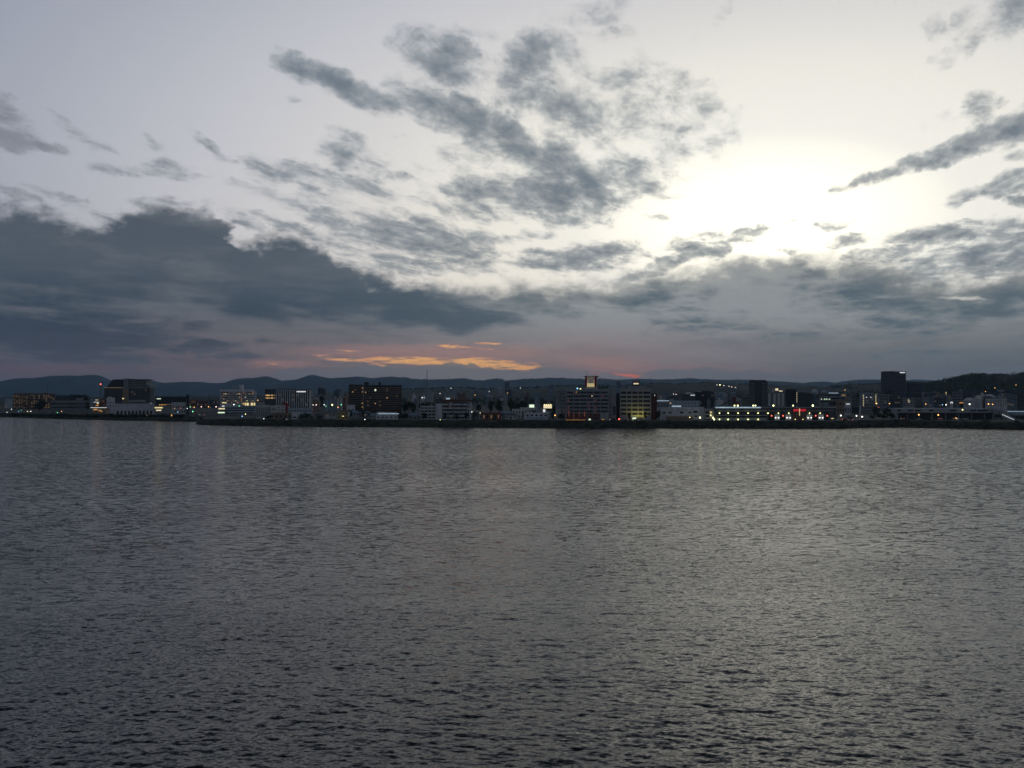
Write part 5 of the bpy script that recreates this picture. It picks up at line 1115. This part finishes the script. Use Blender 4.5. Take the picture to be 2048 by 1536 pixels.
# ------------------------------------------------------------------ lamps, trees, cars along the shore
ORD = ('first', 'second', 'third', 'fourth', 'fifth', 'sixth', 'seventh', 'eighth')
L = [(23, 818.6, 1035, 'white', .45, 'white lamp near the far left end of the bay shore'), (14, 825.4, 1030, 'white', .4, 'low faint lamp close to the water at the far end'), (37, 823.2, 1015, 'blue', .4, 'small blue lamp below the brown apartment block'), (42.5, 820.5, 1012, 'green', .35, 'dim greenish lamp below the brown apartment block'),
     (55, 822.8, 985, 'yellow', .45, 'yellow lamp below the brown apartment block'), (61.6, 822.6, 985, 'white', .5, 'white lamp beside the yellow one below the brown block'), (115, 825, 970, 'green', .45, 'green traffic lamp below the dark low warehouse'), (123, 822.6, 970, 'orange', .42, 'orange lamp before the dim grey hall'),
     (385.6, 823, 860, 'green', .6, 'bright green traffic lamp near the end of the spit'), (355.6, 824, 860, 'blue', .5, 'blue lamp at the foot of the dark flat-roofed hall'), (374.6, 817, 870, 'white', .4, 'small bluish white lamp by the black stair tower'), (380.4, 813.8, 1000, 'green', .5, 'far green signal beyond the black stair tower'),
     (388.4, 814.4, 1000, 'orange', .55, 'first orange street lamp after the stair tower'), (402.6, 813.6, 1000, 'pink', .6, 'pinkish street lamp between two orange ones'), (417, 813.6, 1000, 'orange', .55, 'orange street lamp under the floodlight pole'), (432.2, 813.6, 960, 'pink', .65, 'large pinkish orange lamp before the lit shop'),
     (342.6, 832, 866, 'orange', .75, 'lone orange lamp low on the wooded shore'), (293.6, 832.4, 877, 'yellow', .35, 'faint yellow lamp among the shore bushes'), (361, 816.4, 868, 'red', .35, 'small red light on the white front of the dark hall'), (349, 816.6, 868, 'orange', .3, 'small orange light on the white front of the dark hall'),
     (467.6, 809.2, 930, 'white', .75, 'very bright white lamp under the banded hotel'), (478.4, 812, 930, 'green', .5, 'small green lamp beside the very bright white one'), (491, 828.2, 860, 'yellow', .5, 'yellow lamp before the three dark stripes'), (484.5, 832.6, 790, 'blue', .6, 'pale blue lamp low before the striped building'),
     (527.6, 837.4, 740, 'white', .4, 'white lamp low on the bank before the striped low building'), (515.6, 800.4, 1100, 'orange', .55, 'warm lamp on the roof line next to the finned office'), (541.6, 812.6, 780, 'green', .3, 'tiny greenish lamp at the foot of the dark glass end'),
     (622, 809.8, 900, 'white', .6, 'bright white lamp just past the finned office'), (626, 809.8, 900, 'white', .45, 'smaller white lamp paired with the bright one past the finned office'), (632.4, 809.8, 900, 'pink', .55, 'pinkish white lamp past the finned office'), (648.4, 809.6, 900, 'white', .55, 'white lamp before the distant flats'), (651.8, 812.4, 890, 'green', .45, 'greenish lamp under the white one before the distant flats'),
     (664.4, 809.6, 890, 'ygreen', .85, 'brightest round yellow-white lamp before the distant flats'), (682.4, 809.4, 890, 'green', .55, 'cyan green lamp by the dark apartment wing'), (624.6, 818.8, 850, 'red', .6, 'red signal lamp below the finned office'), (676, 814.6, 850, 'orange', .5, 'amber lamp beneath the cyan green one'),
     (686, 832.4, 727, 'yellow', .4, 'yellow lamp on the front of the ochre building'), (729.6, 839.2, 716, 'white', .5, 'white lamp outside the little bluish-roofed house'), (880.4, 839.6, 716, 'yellow', .35, 'yellow lamp at the foot of the white stair tower'), (943.4, 823.8, 735, 'white', .45, 'white lamp at the end of the arching bracket'), (960.4, 826, 735, 'yellow', .3, 'small yellow lamp over the red-brown shop'),
     (1110, 830.6, 716, 'orange', .55, 'warm lamp at the corner of the seven-storey hotel wing'), (1238.4, 838.2, 716, 'red', .75, 'red-orange lamp between the hotel and the floodlit building'), (1222, 839.6, 716, 'white', .35, 'small white lamp by the stepped hotel wing'),
     (1400, 835.2, 722, 'ygreen', .8, 'bright yellow lamp at the end bay of the long white works'), (1379.6, 834.6, 730, 'yellow', .45, 'yellow lamp on the long white works wall'), (1426, 835.4, 722, 'ygreen', .75, 'upper one of two bright lamps by the stair building'), (1428.2, 838.8, 720, 'ygreen', .75, 'lower one of two bright lamps by the stair building'), (1421.4, 830.4, 722, 'ygreen', .45, 'small bright lamp halfway up the stair building'),
     (1681.6, 831, 730, 'white', .75, 'star-bright lamp just past the end of the store'), (1713, 831.6, 730, 'white', .72, 'star-bright lamp before the pale pillar'), (1724.4, 833.4, 728, 'white', .75, 'star-bright lamp behind the pale pillar'),
     (1753, 807, 900, 'orange', .7, 'orange lamp on the corner-lit flats'), (1757.6, 815.2, 880, 'red', .6, 'red lamp below the corner-lit flats'), (1779, 807.2, 900, 'orange', .55, 'orange lamp before the foot of the tallest tower'),
     (1851.6, 808, 850, 'orange', .45, 'dim orange lamp over the market hall roof'), (1884.8, 809.4, 850, 'blue', .5, 'bluish lamp paired with a white one over the market hall'), (1892, 809.6, 850, 'white', .65, 'white lamp paired with a bluish one over the market hall'), (1939.2, 808.4, 850, 'white', .9, 'brightest white lamp over the market hall roof'),
     (1925.2, 819.6, 740, 'yellow', .65, 'bright lamp on the edge of the market hall roof'), (1977, 808, 850, 'orange', .6, 'orange lamp nearest to the pale low block'), (1985.4, 808.6, 850, 'orange', .5, 'second orange lamp before the pale low block'), (1837.6, 829.6, 738, 'orange', .65, 'first orange lamp under the market hall canopy'), (1876.6, 830, 738, 'orange', .65, 'second orange lamp under the market hall canopy'), (1911.8, 836, 738, 'orange', .35, 'faint third orange lamp under the market hall canopy')]
for (x, y, Y, c, r, lb) in L: lamp('street_lamp', lb, x, y, Y, c, r)
# arching lamp bracket, lit white arch, orange sign, pale pillar
p = at(943.6, 823, 735); o = empty('arched_bracket', 'thin pale lamp bracket arching from the five-storey flats over the shop', 'bracket', (p.x, 735.8, GZ)); h = p.z - GZ; w_ = at(960, 823, 735).x - p.x
mb = MB(); mb.tube((w_, 0, 0), (w_, 0, h - .6), .1)
for i in range(6): a, c = i / 6, (i + 1) / 6; mb.tube((w_ * a, 0, h + math.sin(a * 3.14) * .5 - .1 - a * .5), (w_ * c, 0, h + math.sin(c * 3.14) * .5 - .1 - c * .5), .12)
mb.build('arm', M['white'], o)
b = Bld('lit_arch', 'small white lit archway over the market hall roof', 1900.6, 1906, 803.6, 860, .6, 'offwhite', 'archway', base=GZ, wallname='post'); b.box('lit_panel', 'l_white', 1900.8, 1905.8, 803.8, 805.2, -.2, -.05); b.box('lit_panel', 'l_white', 1900.8, 1902, 805.3, 807, -.2, -.05); b.box('lit_panel', 'l_white', 1904.8, 1905.8, 805.3, 807, -.2, -.05)
b = Bld('shop_sign', 'orange lit shop sign over the market hall roof', 1918.6, 1926.4, 803, 870, .5, 'charcoal', 'sign', wallname='sign_post'); b.box('lit_panel', 'l_orange', 1918.6, 1926.4, 804.4, 806.8, -.2, -.02)
b = Bld('dotted_sign', 'vertical sign of small yellow lights before the wooded hill', 1890.6, 1893.6, 782.6, 1250, .6, 'charcoal', 'sign', wallname='sign_post'); [b.box('lit_panel', 'l_yellow' if i % 2 else 'l_dim', 1890.8, 1893.4, 783 + i * 2, 784.2 + i * 2, -.2, -.02) for i in range(4)]
b = Bld('pale_pillar', 'pale square pillar rising from the shore between star-bright lamps', 1718.6, 1721.6, 810.6, 722, 1.2, 'offwhite', 'pillar', wallname='shaft'); b.box('cap', 'grey', 1718.2, 1722, 810, 810.5, -.2, 1.4); b.box('plinth', 'concrete', 1718, 1722.2, 839, 841, -.3, -.02)
b = Bld('roadside_canopy', 'lit roadside canopy with a yellow front just past the store', 1659.6, 1668.6, 836, 722, 4, 'concrete', 'canopy', wallname='roof', base=at(1664, 837, 722).z)
b.box('lit_front', 'l_yellow', 1661, 1667.4, 836.4, 837.6, -.3, -.05); [MB().box(x - .12, x + .12, 1, 1.3, -(b.base - GZ), -.01).build('post', M['metal'], b.r) for x in (b.x0 + .3, b.x1 - .3)]
# -- cars on the shore road and yards
def car_meshes():
    body = MB().prism([(-2.2, .35), (2.2, .35), (2.25, .75), (1.5, .95), (-2.15, 1.0), (-2.25, .7)], -.85, .85).build('body', M['grey'])
    return body
def car(lb, px, Y, col, head=True, face=1):
    p = at(px, 840, Y); o = empty('parked_car', lb, 'car', (p.x, Y, GZ + .09 if 708 < Y < 716 else GZ), 'cars by the shore', 0 if face > 0 else math.pi)
    MB().prism([(-2.2, .35), (2.2, .35), (2.25, .75), (1.5, .95), (-2.15, 1.0), (-2.25, .7)], -.85, .85).build('body', M[col], o)
    MB().prism([(-1.9, 1.0), (1.0, .98), (.4, 1.48), (-1.5, 1.5)], -.75, .75).build('cabin', M['glass'], o)
    for x in (-1.4, 1.4):
        for y in (-.88, .70):
            inst(('wheel',), lambda: MB().tube((0, 0, 0), (0, .18, 0), .33, None, 12).build('wheel', M['rubber']), 'wheel', o, (x, y, .33))
    for y in (-.6, .6):
        MB().box(2.22, 2.32, y - .16, y + .16, .6, .8).build('headlight', M['b_white'] if head else M['offwhite'], o); MB().box(-2.3, -2.22, y - .14, y + .14, .65, .82).build('tail_light', M['b_red'] if head else M['red'], o)
    return o
car('white car with lit lamps just past the star-bright lamps', 1711, 716.5 + 2, 'white', True, 1); car('pale car parked nose to tail behind the white one by the pale pillar', 1728, 719, 'offwhite', False, 1)
car('small red car with glowing tail lamps past the end of the store', 1690, 714, 'red', True, 1); car('dark car with red tail lamps on the spit road below the finned office', 568, 727, 'darkgrey', True, 1)
car('white car with lit headlamps under the market hall canopy', 1931, 738, 'white', True, -1); car('grey car beside the white one under the market hall canopy', 1920, 737, 'midgrey', True, -1); car('silver car parked at the start of the market hall', 1838, 737, 'paleblue', False, 1)
car('dark van-like car near the stepped hotel wing', 1226, 714, 'charcoal', True, -1); car('white car before the wide garage shop', 1075, 714, 'white', False, 1)
car('white car waiting where the town road meets the spit', 404, 880, 'white', True, -1); car('dark car with red tail lamps where the town road meets the spit', 395, 884, 'charcoal', True, 1)
# -- trees
T = []
rnd = random.Random(33)
for i in range(16): T.append((rnd.uniform(806, 878), rnd.uniform(799, 808), rnd.uniform(960, 1080), rnd.uniform(9, 17), 'round'))
for i in range(16): T.append((rnd.uniform(944, 1110), rnd.uniform(798, 808), rnd.uniform(950, 1080), rnd.uniform(10, 18), 'round'))
for i in range(6): T.append((rnd.uniform(612, 650), rnd.uniform(788, 800), rnd.uniform(1300, 1500), rnd.uniform(10, 18), 'round'))
for (x, y, Y, w, k) in T: tree('broad_tree', 'dark round tree in the grove behind the shore houses', x, y, Y, w, k, rnd.choice(['leaf', 'leaf', 'leaf2']), 'grove behind the shore houses')
N = [(78, 797.5, 1050, 22, 'round', 'big dark tree in front of the brown apartment block'), (174, 787.4, 1100, 13, 'round', 'round-topped black tree beside the black office block'), (604, 829, 735, 14, 'round', 'first of the round dark trees beside the white cube house'), (613, 827, 740, 17, 'round', 'second round dark tree, largest beside the white cube house'), (622, 831, 735, 12, 'round', 'third round dark tree beside the white cube house'),
     (611, 823, 755, 6, 'column', 'slim dark tree poking above the round dark trees'), (640, 830, 738, 14, 'round', 'low dark tree before the grey-tiled house'), (536, 830, 742, 12, 'round', 'dark tree before the striped low building'), (702, 819, 765, 8, 'pine', 'small pine by the ochre building'), (726, 820, 760, 9, 'pine', 'small pine under the dark apartment block'), (746, 820, 750, 8, 'column', 'slim tree before the wide dark apartment block'),
     (800, 828, 742, 14, 'round', 'dark tree at the end of the white gabled hall'), (811, 826, 745, 16, 'round', 'broad dark tree before the dark tiled house'), (849, 824, 730, 11, 'round', 'dark tree in front of the balcony flats'), (913, 827, 722, 9, 'round', 'dark tree in front of the five-storey flats'), (891, 823, 722, 8, 'round', 'small dark tree at the corner of the five-storey flats'), (949, 822, 735, 14, 'round', 'dark tree beside the five-storey flats'),
     (934, 821, 722, 10, 'round', 'dark tree before the plain bay of the five-storey flats'), (988, 834, 720, 9, 'bush', 'dark bush before the red-brown shop'), (1046, 820, 745, 7, 'column', 'slim dark tree before the stepped white shop'), (1068, 820, 742, 7, 'column', 'slim dark tree under the greenish billboard'), (1105, 822, 735, 11, 'round', 'dark tree before the blank hotel wing'), (1121, 826, 716, 13, 'round', 'round tree at the foot of the blank hotel wing'),
     (1236, 812, 735, 9, 'column', 'tall dark tree in the gap before the floodlit building'), (1291, 822, 714, 9, 'pine', 'pine standing dark against the floodlit building'), (1258, 822, 714, 7, 'round', 'small tree dark against the floodlit building'), (1316, 820, 722, 12, 'round', 'dark tree between red-brown stair tower and white works'),
     (1668, 826, 735, 10, 'round', 'dark tree at the dark far end of the store'), (1700, 832, 724, 11, 'round', 'low dark tree between the star-bright lamps'), (1744, 828, 735, 14, 'round', 'dark tree past the pale pillar'), (1764, 826, 740, 18, 'round', 'broad dark tree before the market hall end'), (1782, 824, 742, 15, 'round', 'dark tree right at the market hall end'), (1752, 812, 850, 18, 'round', 'dark tree below the corner-lit flats'), (1772, 814, 850, 16, 'round', 'dark tree below the mid-grey block'),
     (1776, 778, 1450, 15, 'round', 'tree crown at the foot of the tallest office tower'), (1200, 771.5, 731, 9, 'bush', 'yellow-lit roof garden bush beside the roof sign tower'), (1209, 771, 731, 11, 'bush', 'larger roof garden bush on the seven-storey hotel'), (1995, 826, 735, 12, 'round', 'dark tree between market hall and outer stair'), (2044, 832, 730, 14, 'round', 'dark tree beyond the outer stair'), (1858, 834, 726, 8, 'bush', 'bush before the market hall columns'), (1950, 834, 726, 9, 'bush', 'bush before the market hall end tower')]
for (x, y, Y, w, k, lb) in N:
    roof = x in (1200, 1209)
    tree({'round': 'broad_tree', 'pine': 'pine_tree', 'column': 'slim_tree', 'bush': 'bush'}[k], lb, x, y, Y, w, k, 'leaf3' if k == 'pine' else ('leaf2' if roof else rnd.choice(['leaf', 'leaf2'])), None, 'bush' if k == 'bush' else 'tree', base=HOTEL_ROOF if roof else GZ)
# bushes along the bay shore and the bank
for i in range(44):
    x = 178 + i * 4.3 + rnd.uniform(-2, 2); Y = shore_y(x) + 15 + rnd.uniform(-6, 8); tree('shore_bush', 'dark bush in the long row on the bay shore before the white halls', x, rnd.uniform(824.5, 829.5), Y, rnd.uniform(8, 13), 'bush', rnd.choice(['leaf', 'leaf3']), 'bush row on the bay shore', 'bush', base=2.6)
for i in range(26):
    x = 6 + i * 6.9 + rnd.uniform(-2, 2); tree('shore_bush', 'low dark bush strung along the far bay shore', x, rnd.uniform(823.5, 828), shore_y(x) + 14, rnd.uniform(9, 14), 'bush', 'leaf', 'bushes on the far bay shore', 'bush', base=1.8)
for i in range(48):
    x = 400 + i * 34.5 + rnd.uniform(-14, 14); tree('bank_shrub', 'small shrub growing on the top of the long bank', x, rnd.uniform(837.5, 840.0), shore_y(x) + 9, rnd.uniform(6, 13), 'bush', rnd.choice(['leaf', 'leaf2']), 'shrubs along the bank top', 'shrub', base=4.4)
# woods on the slopes: nobody could count them
def woods(name, label, crest, Y, n, px0, px1, hgt, seed, below=18):
    rnd = random.Random(seed); v = []; f = []
    dg = bpy.context.evaluated_depsgraph_get()
    for i in range(n):
        px = rnd.uniform(px0, px1); c = interp(crest, px); dpt = rnd.random() ** 1.6 * below
        py = c + dpt; y = Y - dpt / max(below, 1) * 380
        p = at(px, py, y); p.z += rnd.uniform(-.2, .5) * hgt; r = hgt * rnd.uniform(.35, .8)
        for k in range(9):
            d = Vector((rnd.gauss(0, .5), rnd.gauss(0, .5), rnd.gauss(0, .42))) * r; s = r * rnd.uniform(.22, .5)
            u = Vector((rnd.gauss(0, 1), rnd.gauss(0, 1), rnd.gauss(0, 1))).normalized(); w = u.orthogonal().normalized(); b = len(v); q = p + d
            v += [tuple(q + u * s), tuple(q + w * s), tuple(q - u * s), tuple(q - w * s)]; f.append((b, b + 1, b + 2, b + 3))
    return tag(ob(name, v, f, M['leaf']), label, None, None, 'stuff')
woods('woodland', 'dense wood covering the crest of the highest near hill', NEAR, 1990, 1500, 1840, 2080, 7, 4, 26); woods('woodland', 'wooded crests of the middle hills behind the town', MID, 3290, 1500, 1240, 1830, 9, 5, 10); woods('woodland', 'wooded slopes behind the grove and the flats', MID, 3270, 1200, 790, 1240, 9, 6, 12); woods('woodland', 'dark wood at the foot of the slopes behind the town', NEAR, 1980, 1500, 590, 1760, 7, 8, 8)
